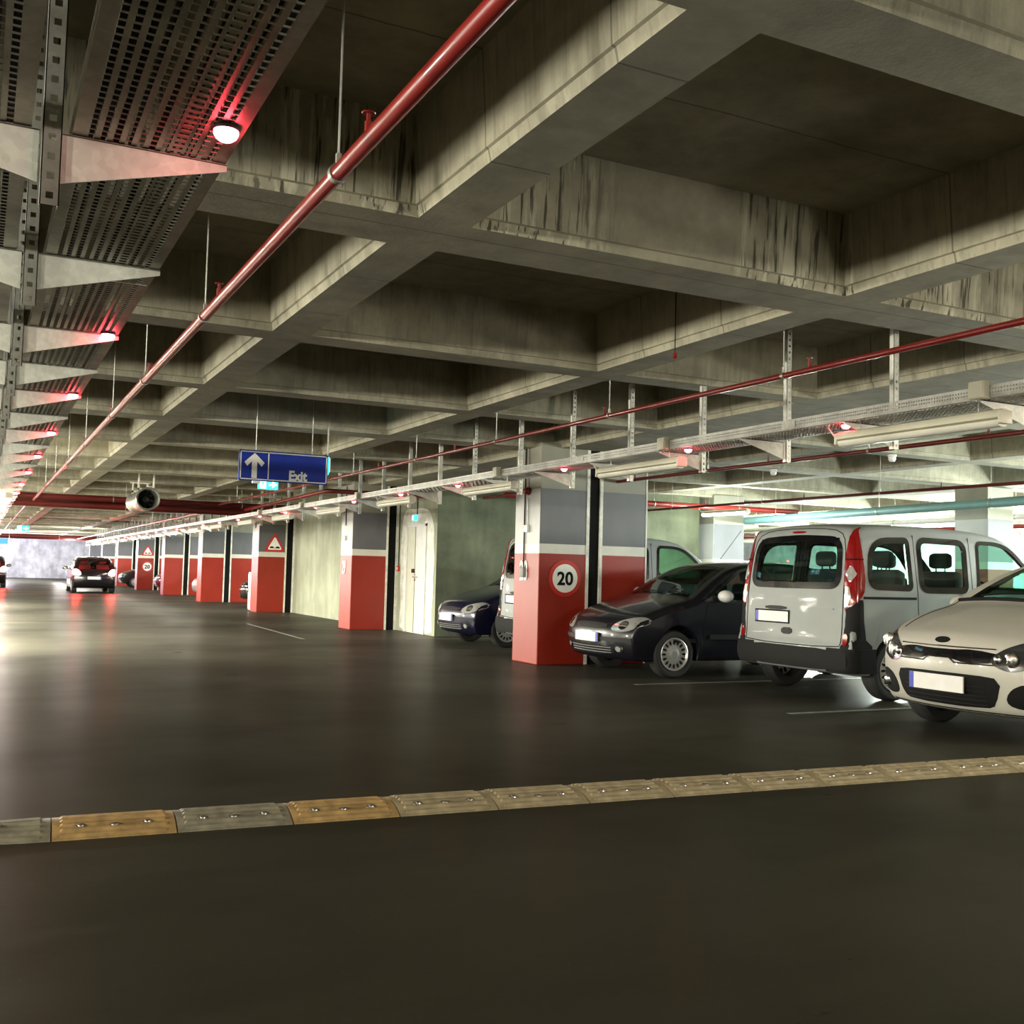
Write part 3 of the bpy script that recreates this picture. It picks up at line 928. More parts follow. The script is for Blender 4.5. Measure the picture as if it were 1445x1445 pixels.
    def side_strip(s, root, name, poly, off_out, off_in, mat, sg, h=.004):
        """band along the edge of a closed outline on the flank"""
        a = offset_poly(poly, off_out); b = offset_poly(poly, -off_in)
        mb = MB(); n = len(a); V = []
        for p in a: V.append(s.side(p[0], p[1], sg, h))
        for p in b: V.append(s.side(p[0], p[1], sg, h))
        for p in a: V.append(s.side(p[0], p[1], sg, -.012))
        for p in b: V.append(s.side(p[0], p[1], sg, -.012))
        F = []
        for i in range(n):
            j = (i+1) % n
            F += [(i, j, n+j, n+i), (i, 2*n+i, 2*n+j, j), (n+i, n+j, 3*n+j, 3*n+i)]
        mb.add(V, F)
        return mb.build(name, mat, root, True, True, 40)
    def patch(s, root, name, poly, axis, mat, h=.006, th=.012, step=.05, rounds=0, smooth_=True):
        """panel that follows the skin. axis 'front'/'rear': poly (y,z); 'left'/'right': poly (x,z)"""
        if rounds: poly = chaikin(poly, rounds)
        poly = resample(poly, step)
        pts = [Vector(p) for p in poly]; nb = len(pts)
        xs = [p[0] for p in poly]; zs = [p[1] for p in poly]
        x = min(xs)+step
        while x < max(xs):
            z = min(zs)+step
            while z < max(zs):
                if inside((x, z), offset_poly(poly, -step*.45)): pts.append(Vector((x, z)))
                z += step
            x += step
        vo, ed, fa, *_ = delaunay_2d_cdt(pts, [(i, (i+1) % nb) for i in range(nb)], [], 1, 1e-5)
        d = {'front': Vector((1,0,0)), 'rear': Vector((-1,0,0)), 'left': Vector((0,-1,0)), 'right': Vector((0,1,0)), 'up': Vector((0,0,-1))}[axis]
        O = []; B = []
        last = None
        for p in vo:
            if axis in ('front', 'rear'): o = Vector((-3 if axis == 'front' else s.L+3, p[0], p[1]))
            elif axis == 'up': o = Vector((p[0], p[1], 5))
            else: o = Vector((p[0], 3 if axis == 'left' else -3, p[1]))
            hit, nrm, *_ = s.bvh.ray_cast(o, d)
            if hit is None:
                hit = Vector(o)
                if axis in ('front', 'rear'): hit.x = last.x if last else (0 if axis == 'front' else s.L)
                elif axis == 'up': hit.z = last.z if last else s.d['H']
                else: hit.y = last.y if last else 0
            last = hit
            O.append(hit-d*h); B.append(hit+d*th)
        n = len(vo)
        F = [tuple(f) for f in fa]+[tuple(i+n for i in f)[::-1] for f in fa]
        cnt = {}
        for f in fa:
            for i in range(len(f)):
                e = (f[i], f[(i+1) % len(f)])
                cnt[tuple(sorted(e))] = cnt.get(tuple(sorted(e)), 0)+1
        for (a, b), c in cnt.items():
            if c == 1: F.append((a, b, b+n, a+n))
        mb = MB(); mb.add([tuple(v) for v in O+B], F)
        return mb.build(name, mat, root, smooth_, True, 40)

def ellipse(cx, cz, a, b, n=20): return [(cx+a*math.cos(2*PI*i/n), cz+b*math.sin(2*PI*i/n)) for i in range(n)]
def rect(x0, z0, x1, z1): return [(x0,z0),(x1,z0),(x1,z1),(x0,z1)]

def wheel(root, x, y, r, w, style='cover', n=36):
    sg = 1 if y > 0 else -1
    mb = MB(); k = r
    prof = [(k*.66,-w*.42),(k*.8,-w*.5),(k*.93,-w*.48),(k*.985,-w*.36),(k,-w*.2),(k,w*.2),(k*.985,w*.36),(k*.93,w*.48),(k*.8,w*.5),(k*.66,w*.42)]
    mb.lathe(prof, (x, y, r), (0, sg, 0), n, True)
    for g in (-.12, .12):
        mb.lathe([(k*1.003, w*g-.006), (k*1.003, w*g+.006), (k*.99, w*g)], (x, y, r), (0, sg, 0), n, True)
    t = mb.build('tyre', M['tyre'], root, True)
    o = w*.42
    rim = MB()
    rim.lathe([(k*.69, o-.01),(k*.69, o+.012),(k*.66, o+.016),(k*.6, o-.004),(k*.3, o-.004 if style != 'spoke' else o-.03),(k*.16, o+.01),(0, o+.012)], (x, y, r), (0, sg, 0), n)
    rim.build('wheel_rim', M['alloy'] if style != 'steel' else M['dark'], t, True)
    sl = MB()
    m = 16 if style == 'cover' else 5
    for i in range(m):
        a = 2*PI*i/m
        if style == 'cover': sh = ellipse(k*.5, 0, k*.1, k*.045, 10)
        else: sh = [(k*.26,-k*.05),(k*.26,k*.05),(k*.55,k*.22),(k*.6,.0),(k*.55,-k*.22)]
        P = [(q[0]*math.cos(a)-q[1]*math.sin(a), q[0]*math.sin(a)+q[1]*math.cos(a)) for q in sh]
        yy0, yy1 = y+sg*(o-.02), y+sg*(o+.0025)
        sl.prism([(x+p[0], r+p[1]) for p in P], yy0, yy1, 'y')
    sl.build('rim_opening', M['black'], t)
    hb = MB(); hb.lathe([(k*.15, o), (k*.14, o+.018), (0, o+.02)], (x, y, r), (0, sg, 0), 20); hb.build('hub_cap', M['grey'], t, True)
    return t

def seat(root, x, y, z, face=-1, w=.5, h=.62):
    """face -1: looks towards the nose (x=0)"""
    mb = MB(); mb.box((x-.25, y-w/2, z-.1), (x+.25, y+w/2, z+.06), .05)
    mb.box((x+.2, y-w/2, z), (x+.34, y+w/2, z+h), .05)
    o = mb.build('seat', M['seat'], root, True)
    mb = MB(); mb.box((x+.23, y-.14, z+h+.03), (x+.33, y+.14, z+h+.2), .045)
    mb.tube([(x+.28, y-.06, z+h-.05), (x+.28, y-.06, z+h+.06)], .008, 6); mb.tube([(x+.28, y+.06, z+h-.05), (x+.28, y+.06, z+h+.06)], .008, 6)
    mb.build('headrest', M['seat'], o, True)
    return o

def interior(root, c, cowl, rear, zseat, seats, zfloor=.3, hw=None):
    hw = hw or c.W*.88
    mb = MB()
    mb.box((cowl+.1, -hw, zfloor-.05), (rear, hw, zfloor))
    mb.box((cowl+.05, -hw, zfloor), (cowl+.1, hw, c.d['belt']-.08)); mb.box((rear, -hw, zfloor), (rear+.03, hw, c.d['belt']-.1))
    mb.build('cabin_floor', M['dark'], root)
    mb = MB(); mb.box((cowl+.02, -hw+.05, c.d['belt']-.25), (cowl+.42, hw-.05, c.d['belt']-.03), .06); mb.build('dashboard', M['dark'], root, True)
    mb = MB()
    sx, sy, sz = cowl+.55, .36 if c.d.get('lhd', True) else -.36, c.d['belt']-.02
    pts = [(sx+.09*math.sin(a)*.5, sy+.18*math.cos(a), sz+.18*math.sin(a)) for a in [2*PI*i/20 for i in range(21)]]
    mb.tube(pts, .013, 8); mb.tube([(sx, sy-.17, sz), (sx, sy+.17, sz)], .014, 6); mb.tube([(sx, sy, sz), (sx-.2, sy, sz-.08)], .02, 6)
    mb.build('steering_wheel', M['black'], root, True)
    for x, y in seats: seat(root, x, y, zseat)

def number_plate(root, c, axis, yc, zc, blank=True, w=.52, hgt=.112, x=None, flag=1, frame=True):
    """flat plate; flag: side of the blue band along y"""
    d = -1 if axis == 'front' else 1
    hit, *_ = c.bvh.ray_cast(Vector((-3 if axis == 'front' else c.L+3, yc, zc)), Vector((-d, 0, 0)))
    px = hit.x if x is None else x
    mb = MB()
    if frame: mb.box((px+d*.004, yc-w/2-.016, zc-hgt/2-.016), (px+d*.014, yc+w/2+.016, zc+hgt/2+.016), .003)
    else: mb.box((px+d*.004, yc-w/2, zc-hgt/2), (px+d*.012, yc+w/2, zc+hgt/2))
    o = mb.build('number_plate', M['black'] if frame else M['plate'], root)
    b = .045
    mb = MB(); mb.box((px+d*.013, yc-w/2 if flag > 0 else yc-w/2+b, zc-hgt/2), (px+d*.017, yc+w/2-b if flag > 0 else yc+w/2, zc+hgt/2)); mb.build('plate_face', M['plate'], o)
    mb = MB(); mb.box((px+d*.013, yc+w/2-b if flag > 0 else yc-w/2, zc-hgt/2), (px+d*.0172, yc+w/2 if flag > 0 else yc-w/2+b, zc+hgt/2)); mb.build('plate_band', M['plate_blue'], o)
    return o

def mirror(root, c, x, z, sg, mat, s=1.0):
    p = Vector(c.side(x, z, sg))
    bm = bmesh.new(); bmesh.ops.create_uvsphere(bm, u_segments=18, v_segments=12, radius=1)
    for v in bm.verts:
        q = v.co
        if q.x > .35: q.x = .35+(q.x-.35)*.15
        v.co = Vector((p.x+.02+q.x*.085*s, p.y+sg*(.13*s+q.y*.115*s), p.z+.035+q.z*.075*s))
    mb = MB(); mb.bm(bm); o = mb.build('wing_mirror', mat, root, True, True, 60)
    mb = MB(); mb.tube([(p.x+.01, p.y-sg*.03, p.z-.02), (p.x+.02, p.y+sg*.06, p.z+.005)], [.03*s, .022*s], 10); mb.build('mirror_arm', M['dark'], o, True)
    mb = MB(); mb.prism(ellipse(p.y+sg*.13*s, p.z+.035, .09*s, .055*s, 16), p.x+.02+.052*s, p.x+.02+.058*s, 'x'); mb.build('mirror_glass', M['chrome'], o)
    return o

def seam(root, c, pts, sg, name='door_seam', mat=None, w=.006, h=.0015):
    """thin dark line on the flank through (x,z) points"""
    p = resample(chaikin(pts, 2, False), .05, False)
    mb = MB(); V = []; n = len(p)
    for i in range(n):
        a = p[max(i-1, 0)]; b = p[min(i+1, n-1)]; L = math.hypot(b[0]-a[0], b[1]-a[1]) or 1
        nx, nz = -(b[1]-a[1])/L*w/2, (b[0]-a[0])/L*w/2
        for q in (1, -1): V.append(c.side(p[i][0]+nx*q, p[i][1]+nz*q, sg, h))
        for q in (1, -1): V.append(c.side(p[i][0]+nx*q, p[i][1]+nz*q, sg, -.006))
    F = []
    for i in range(n-1):
        a = 4*i; b = 4*i+4
        F += [(a, b, b+1, a+1), (a, a+2, b+2, b), (a+1, b+1, b+3, a+3)]
    mb.add(V, F)
    return mb.build(name, mat or M['black'], root, False, True)

HATCH = dict(L=3.78, W=1.64, H=1.42, belt=.93, tumble=.76, zb=.2, wheel_r=.285, arch=.335, axles=(.74, 3.21), round=.075, crown=.035,
    taper_f=.08, taper_r=.07, curve_f=.2, curve_r=.1,
    top=[(.3,.2),(.09,.2),(.03,.28),(.0,.42),(.01,.55),(.07,.64),(.12,.69),(.42,.81),(.75,.89),(.96,.93),(1.08,.975),(1.42,1.19),(1.72,1.34),(2.0,1.39),(2.5,1.415),(2.95,1.39),(3.3,1.32),(3.42,1.27),(3.56,1.08),(3.66,.9),(3.74,.82),(3.78,.68),(3.78,.45),(3.74,.3),(3.66,.22),(3.55,.2)],
    side_glass={'front_side_window': [(1.28,.955),(1.38,1.06),(1.8,1.315),(2.24,1.335),(2.24,.955)], 'rear_side_window': [(2.32,.955),(2.32,1.335),(2.75,1.325),(3.12,1.24),(3.3,1.08),(3.2,.97)]},
    rim_glass=[('windshield', (1.04,.955),(1.7,1.33)), ('rear_window', (3.42,1.27),(3.64,.94))])
RIO = dict(L=4.05, W=1.72, H=1.455, belt=.96, tumble=.74, zb=.21, wheel_r=.3, arch=.345, axles=(.83, 3.4), round=.085, crown=.04,
    taper_f=.09, taper_r=.07, curve_f=.3, curve_r=.12, len_f=1.3,
    top=[(.42,.21),(.2,.2),(.1,.24),(.04,.33),(.01,.46),(.0,.58),(.03,.7),(.06,.75),(.13,.8),(.4,.9),(.7,.965),(.95,1.01),(1.05,1.055),(1.42,1.25),(1.8,1.395),(2.15,1.44),(2.6,1.455),(3.1,1.43),(3.55,1.36),(3.7,1.3),(3.84,1.1),(3.95,.95),(4.03,.84),(4.05,.65),(4.04,.42),(3.98,.3),(3.85,.22)],
    side_glass={'front_side_window': [(1.32,1.0),(1.44,1.1),(1.86,1.345),(2.36,1.375),(2.36,1.0)], 'rear_side_window': [(2.44,1.0),(2.44,1.375),(2.95,1.36),(3.4,1.25),(3.3,1.04)]},
    rim_glass=[('windshield', (1.03,1.04),(1.78,1.388)), ('rear_window', (3.7,1.3),(3.92,1.0))])
VAN = dict(L=4.21, W=1.8, H=1.8, belt=1.08, tumble=.86, zb=.26, wheel_r=.31, arch=.365, axles=(.88, 3.55), round=.09, crown=.035,
    taper_f=.08, taper_r=.02, curve_f=.22, curve_r=.05, spine=.8,
    top=[(.35,.24),(.12,.24),(.04,.32),(.0,.48),(.02,.68),(.08,.8),(.2,.9),(.6,1.02),(1.0,1.1),(1.12,1.16),(1.45,1.45),(1.72,1.65),(1.95,1.74),(2.3,1.78),(3.0,1.8),(3.7,1.785),(3.98,1.765),(4.06,1.7),(4.1,1.5),(4.15,1.15),(4.17,.9),(4.18,.6),(4.21,.52),(4.21,.36),(4.18,.28),(4.05,.26)],
    side_glass={'cab_window': [(1.3,1.12),(1.74,1.58,.2),(1.96,1.66,.2),(2.3,1.66),(2.36,1.12)], 'sliding_door_window': [(2.54,1.135),(2.5,1.64,.1),(3.17,1.65,.1),(3.19,1.135,.1)], 'rear_quarter_window': [(3.35,1.15,.04),(3.34,1.64,.04),(3.86,1.62,.26),(3.93,1.16,.12)]},
    rim_glass=[('windshield', (1.1,1.15),(1.8,1.68)), ('rear_window', (4.08,1.64),(4.148,1.185))])

def build_hatch(label, x, y, rz, paint, spec=HATCH, lit_tail=False, detail=True, wheels='cover', lit_head=False, name='hatchback_car', mirror_mat=None, res=1.0):
    root = thing(name, label, 'car', (x, y, 0), rz)
    d = dict(spec)
    if not detail: d['step'] = .07
    c = Car(d); c.build(root, M[paint], M['glass_dark' if paint != 'p_silver' else 'glass'], res)
    s = c.L/3.78
    for ax in d['axles']:
        for sg in (1, -1): wheel(root, ax, sg*(c.W-.115), d['wheel_r'], .19, wheels, 36 if detail else 18)
    b = d['belt']
    for sg, axn in ((1, 'left'), (-1, 'right')):
        for nm, pl in c.polys.items(): c.side_strip(root, 'window_seal', pl, .012, .022, M['black_gloss'], sg)
        mirror(root, c, 1.36*s, b+.02, sg, M[mirror_mat] if mirror_mat else M[paint])
        # tail lamps
        c.patch(root, 'tail_lamp', [(sg*(c.W-.32), .7), (sg*(c.W-.3), .84), (sg*(c.W-.17), .95), (sg*(c.W-.02), .93), (sg*(c.W-.02), .7)][::sg], 'rear', M['lens_lit' if lit_tail else 'lens_red'], .012, .05, .05, 1)
        if detail:
            seam(root, c, [(1.16*s,.3),(1.14*s,.6),(1.22*s,b)], sg); seam(root, c, [(2.28*s,.3),(2.29*s,b)], sg)
            c.patch(root, 'door_handle', rect(2.08*s, b-.12, 2.22*s, b-.085), axn, M['dark'], .018, .004, .04, 1)
            c.patch(root, 'side_moulding', rect(1.24*s, .46, 2.6*s, .52), axn, M['dark'], .012, .004, .1)
    number_plate(root, c, 'rear', 0, .6, flag=1)
    if detail:
        # front
        for sg in (1, -1):
            o = c.patch(root, 'head_lamp', [(sg*.42, .545), (sg*.46, .64), (sg*.62, .71), (sg*.78, .73), (sg*.785, .6), (sg*.66, .54)][::sg], 'front', M['head_lit' if lit_head else 'lens_clear'], .01, .05, .04, 2)
            c.patch(o, 'reflector', ellipse(sg*.6, .62, .06, .05), 'front', M['chrome'], .016, .01, .03)
            o = c.patch(root, 'fog_lamp', ellipse(sg*.56, .335, .052, .048), 'front', M['chrome'], .014, .03, .025)
            c.patch(o, 'fog_lens', ellipse(sg*.56, .335, .034, .032), 'front', M['lens_clear'], .02, .01, .02)
        c.patch(root, 'upper_grille', [(-.36,.57),(-.34,.64),(.34,.64),(.36,.57)], 'front', M['dark'], .006, .03, .04, 1)
        o = c.patch(root, 'lower_grille', [(-.5,.26),(-.46,.36),(.46,.36),(.5,.26)], 'front', M['black'], .005, .03, .05, 1)
        for k in range(3):
            mb = MB(); zz = .285+.03*k
            hit, *_ = c.bvh.ray_cast(Vector((-3, 0, zz)), Vector((1,0,0)))
            pts = []
            for q in range(-8, 9):
                h, *_ = c.bvh.ray_cast(Vector((-3, q*.055, zz)), Vector((1,0,0)))
                if h: pts.append((h.x-.008, h.y, h.z))
            mb.tube(pts, .005, 6); mb.build('grille_bar', M['grey'], o, True)
        c.patch(root, 'bumper_strip', [(-.8,.42),(-.8,.47),(.8,.47),(.8,.42)], 'front', M['dark'], .012, .01, .06)
        number_plate(root, c, 'front', 0, .46, flag=-1, frame=False)
        # wipers
        for y0 in (-.1, .45):
            mb = MB(); pts = []
            for q in range(9):
                yy = y0-.5+q*.06; xx = 1.07*s
                h, *_ = c.bvh.ray_cast(Vector((xx+.03*q/8, yy, 5)), Vector((0,0,-1)))
                if h: pts.append((h.x, h.y, h.z+.014))
            mb.tube(pts, .007, 6); mb.build('wiper', M['black'], root, True)
        mb = MB(); mb.tube([(2.0*s,0,d['H']+.02),(2.35*s,0,d['H']+.42)], .0035, 6); mb.build('aerial', M['black'], root, True)
    interior(root, c, 1.0*s, 3.2*s, .52, [(1.9*s,.36),(1.9*s,-.36),(2.75*s,.35),(2.75*s,-.35)])
    return root

def build_rio(label, x, y, rz, paint):
    d = RIO; root = thing('hatchback_car', label, 'car', (x, y, 0), rz)
    c = Car(dict(d, step=.03)); c.build(root, M[paint], M['glass'], 1.1)
    for ax in d['axles']:
        for sg in (1, -1): wheel(root, ax, sg*(c.W-.12), d['wheel_r'], .2, 'spoke')
    for sg, axn in ((1, 'left'), (-1, 'right')):
        for nm, pl in c.polys.items(): c.side_strip(root, 'window_seal', pl, .012, .022, M['black_gloss'], sg)
        mirror(root, c, 1.42, .99, sg, M[paint], 1.1)
        seam(root, c, [(1.2,.3),(1.18,.6),(1.28,.97)], sg); seam(root, c, [(2.44,.3),(2.45,.97)], sg)
        c.patch(root, 'door_handle', rect(2.2, .86, 2.36, .89), axn, M[paint], .02, .004, .04, 1)
        o = c.patch(root, 'head_lamp', [(sg*.4, .64), (sg*.5, .565), (sg*.62, .56), (sg*.83, .66), (sg*.84, .86), (sg*.7, .815), (sg*.52, .74)][::sg], 'front', M['lamp_body'], .008, .05, .03, 2)
        for yy, zz, a in ((.56, .645, .06), (.7, .715, .065), (.475, .645, .035)):
            mb = MB()
            h, *_ = c.bvh.ray_cast(Vector((-3, sg*yy, zz)), Vector((1,0,0)))
            mb.lathe([(a,.0),(a*.92,-.012),(a*.5,-.018),(0,-.02)], (h.x-.006, h.y, h.z), (1,0,0), 18); mb.build('reflector', M['chrome'], o, True)
        o = c.patch(root, 'fog_recess', [(sg*.5, .3), (sg*.55, .44), (sg*.72, .5), (sg*.8, .46), (sg*.8, .33), (sg*.7, .275)][::sg], 'front', M['black'], .005, .03, .03, 2)
        mb = MB(); h, *_ = c.bvh.ray_cast(Vector((-3, sg*.7, .385)), Vector((1,0,0)))
        mb.lathe([(.045,0),(.045,-.012),(.036,-.018),(0,-.02)], (h.x-.004, h.y, h.z), (1,0,0), 16); mb.build('fog_lamp', M['chrome'], o, True)
        c.patch(root, 'tail_lamp', [(sg*.56,.78),(sg*.6,.93),(sg*.8,.98),(sg*.82,.8)][::sg], 'rear', M['lens_red'], .01, .04, .05, 1)
    g = c.patch(root, 'upper_grille', [(-.46,.615),(-.5,.68),(-.3,.71),(-.12,.7),(.0,.7),(.12,.7),(.3,.71),(.5,.68),(.46,.615),(.24,.6),(.1,.635),(-.1,.635),(-.24,.6)], 'front', M['black_gloss'], .006, .03, .03, 1)
    for sgz in (0, 1):
        pts = []
        for q in range(-9, 10):
            zz = (.72 if sgz else .6)+(.0 if sgz else (.035 if abs(q) < 3 else 0))
            h, *_ = c.bvh.ray_cast(Vector((-3, q*.05, zz)), Vector((1,0,0)))
            pts.append((h.x-.006, h.y, h.z))
        mb = MB(); mb.tube(pts, .006, 8); mb.build('grille_trim', M['chrome'], g, True)
    low = c.patch(root, 'lower_intake', [(-.5,.5),(-.44,.3),(-.36,.265),(.36,.265),(.44,.3),(.5,.5),(.3,.52),(-.3,.52)], 'front', M['black'], .006, .03, .03, 1)
    for k in range(5):
        pts = []
        for q in range(-8, 9):
            h, *_ = c.bvh.ray_cast(Vector((-3, q*.047, .29+.035*k)), Vector((1,0,0)))
            pts.append((h.x-.007, h.y, h.z))
        mb = MB(); mb.tube(pts, .004, 6); mb.build('intake_bar', M['dark'], low, True)
    number_plate(root, c, 'front', .02, .435, flag=1, frame=False, hgt=.125)
    # badge: plain dark oval
    h, *_ = c.bvh.ray_cast(Vector((-3, 0, .765)), Vector((1,0,0)))
    o = c.patch(root, 'badge', ellipse(0, .768, .07, .024, 24), 'front', M['black'], .006, .006, .03)
    # bonnet shut line and creases
    for sg in (1, -1):
        pts = []
        for q in range(12):
            xx = .32+q*.07; yy = sg*(.62+.08*math.sin(q/11*PI/2))
            h, *_ = c.bvh.ray_cast(Vector((xx, yy, 5)), Vector((0,0,-1)))
            if h: pts.append((h.x, h.y, h.z+.001))
        mb = MB(); mb.tube(pts, .004, 6); mb.build('bonnet_seam', M['black'], root, True)
    mb = MB(); pts = []
    for q in range(-14, 15):
        h, *_ = c.bvh.ray_cast(Vector((1.01+.004*abs(q), q*.05, 5)), Vector((0,0,-1)))
        pts.append((h.x, h.y, h.z+.008))
    mb.tube(pts, .018, 8); mb.build('cowl_panel', M['black'], root, True)
    for y0, ln in ((.5, .62), (-.1, .55)):
        pts = []
        for q in range(10):
            h, *_ = c.bvh.ray_cast(Vector((1.1+.02*q/9, y0-ln*q/9, 5)), Vector((0,0,-1)))
            if h: pts.append((h.x, h.y, h.z+.016))
        mb = MB(); mb.tube(pts, .008, 6); mb.build('wiper', M['black'], root, True)
    c.patch(root, 'front_lip', [(-.72,.215),(-.7,.24),(.7,.24),(.72,.215)], 'front', M['dark'], .004, .02, .05)
    number_plate(root, c, 'rear', 0, .6)
    interior(root, c, 1.08, 3.4, .54, [(2.0,.37),(2.0,-.37),(2.9,.36),(2.9,-.36)])
    return root

def build_van(label, x, y, rz, paint, detail=True):
    d = VAN; root = thing('passenger_van', label, 'car', (x, y, 0), rz)
    c = Car(dict(d, step=.032 if detail else .06)); c.build(root, M[paint], M['glass'], 1.3)
    for ax in d['axles']:
        for sg in (1, -1): wheel(root, ax, sg*(c.W-.125), d['wheel_r'], .2, 'cover')
    L = c.L
    for sg, axn in ((1, 'left'), (-1, 'right')):
        for nm, pl in c.polys.items(): c.side_strip(root, 'window_seal', pl, .035 if nm != 'cab_window' else .014, .03, M['black_gloss'], sg, .005)
        mirror(root, c, 1.42, 1.14, sg, M['dark'], 1.35 if detail else 1.0)
        seam(root, c, [(1.3,.36),(1.28,.75),(1.3,1.1)], sg); seam(root, c, [(2.44,.36),(2.45,1.0),(2.42,1.7)], sg); seam(root, c, [(3.25,.62),(3.26,1.2),(3.24,1.7)], sg)
        c.patch(root, 'sliding_rail', rect(3.28, 1.03, 4.0, 1.055), axn, M['black'], .004, .01, .06)
        c.patch(root, 'door_handle', rect(2.2, .98, 2.36, 1.015), axn, M['dark'], .02, .004, .04, 1)
        c.patch(root, 'door_handle', rect(2.52, .98, 2.68, 1.015), axn, M['dark'], .02, .004, .04, 1)
        # black lower cladding and rear bumper corner
        c.patch(root, 'sill_cladding', [(1.26,.3),(1.26,.44),(3.16,.44),(3.16,.3)], axn, M['plastic_body'], .01, .004, .08)
        c.patch(root, 'bumper_corner', [(3.9,.32),(3.9,.56),(3.98,.62),(4.14,.62),(4.16,.32)], axn, M['plastic_body'], .01, .01, .05)
        # tall tail lamp wraps the corner
        def rear_x(z):
            m = 0
            for i in range(len(c.prof)):
                p, q = c.prof[i-1], c.prof[i]
                if min(p[0], q[0]) > L*.8 and min(p[1], q[1]) <= z <= max(p[1], q[1]): m = max(m, p[0], q[0])
            return m or L-.2
        def ring(z, s0, s1, h):
            """points at height z from arc length s0 (tailgate side, negative) to s1 (flank) about the corner"""
            xr = rear_x(z); w = c.width(xr-.1, z); r_ = .085
            xr -= d.get('curve_r', .05)*((w-.05)/c.W)**2
            out = []; e = r_*PI/4
            for k in range(10):
                q = lerp(s0, s1, k/9)
                if q < -e: out.append((xr+h, w-r_-(-e-q)))
                elif q > e: out.append((xr-r_-(q-e), w+h))
                else:
                    a = PI/4+q/r_
                    out.append((xr-r_+(r_+h)*math.cos(a), w-r_+(r_+h)*math.sin(a)))
            return [Vector((x_, sg*y_, z)) for x_, y_ in out]
        def lamp(name, zs, mat, h=.012, parent=root, lo=0, hi=10):
            fine = []
            for i in range(len(zs)-1):
                for q in range(4): fine.append(tuple(lerp(zs[i][e], zs[i+1][e], q/4) for e in range(3)))
            fine.append(zs[-1])
            m = len(fine); V = []; F = []; N = hi-lo
            for hh in (h, -.025):
                for z, wr, ws in fine: V += ring(z, wr, ws, hh)[lo:hi]
            q = m*N
            for a in range(m-1):
                for b_ in range(N-1): F.append((a*N+b_, a*N+b_+1, a*N+N+b_+1, a*N+N+b_))
                F.append((a*N, a*N+N, q+a*N+N, q+a*N)); F.append((a*N+N-1, q+a*N+N-1, q+a*N+2*N-1, a*N+2*N-1))
            for b_ in range(N-1):
                F.append((b_, q+b_, q+b_+1, b_+1)); e = (m-1)*N; F.append((e+b_, e+b_+1, q+e+b_+1, q+e+b_))
            mb = MB(); mb.add(V, F)
            return mb.build(name, mat, parent, True, True, 40)
        up = lamp('tail_lamp', [(.93,-.1,-.06),(1.0,-.105,.03),(1.1,-.11,.1),(1.22,-.11,.115),(1.38,-.1,.095),(1.52,-.075,.07),(1.66,-.045,.04),(1.755,-.012,.01)], M['lens_red'], .014)
        lamp('tail_lamp_divider', [(1.42,-.096,.092),(1.435,-.093,.089)], M['black'], .016, up)
        lamp('reverse_lens', [(1.2,-.05,-.03),(1.28,-.085,.02),(1.36,-.04,-.02)], M['lens_clear'], .0175, up)
        lamp('indicator_lens', [(.96,-.095,-.06),(1.05,-.1,-.03),(1.15,-.09,-.05)], M['lens_clear'], .0175, up)
        lamp('lamp_base_panel', [(.3,-.14,.26),(.55,-.135,.25),(.6,-.11,.15),(.8,-.105,.11),(.97,-.1,.1),(1.02,-.1,.09)], M['plastic_body'], .008)
        lamp('bumper_wrap', [(.285,-.3,.3),(.4,-.3,.3),(.53,-.3,.28)], M['plastic_body'], .034)
        o = c.patch(root, 'rear_reflector', rect(sg*.79-.03, .56, sg*.79+.03, .68), 'rear', M['lens_red'], .014, .005, .03, 1)
    # tailgate
    rw = fillet([(-.68,1.14,.14),(-.64,1.64,.16),(0,1.675,.3),(.64,1.64,.16),(.68,1.14,.14),(0,1.135,.3)], .14)
    # tailgate window: black surround and a glass pane set into it
    oa, ob = offset_poly(rw, .02), offset_poly(rw, -.05)
    V = []; n = len(oa)
    for off in (.006, -.012):
        for pl in (oa, ob):
            for yy, zz in pl:
                h, *_ = c.bvh.ray_cast(Vector((L+3, yy, zz)), Vector((-1,0,0)))
                V.append((h.x+off, yy, zz))
    F = []
    for i in range(n):
        j = (i+1) % n
        F += [(i, j, n+j, n+i), (i, 2*n+i, 2*n+j, j), (n+i, n+j, 3*n+j, 3*n+i)]
    mb = MB(); mb.add(V, F); mb.build('rear_window_surround', M['black_gloss'], root, True, True, 40)
    return root, c, rw

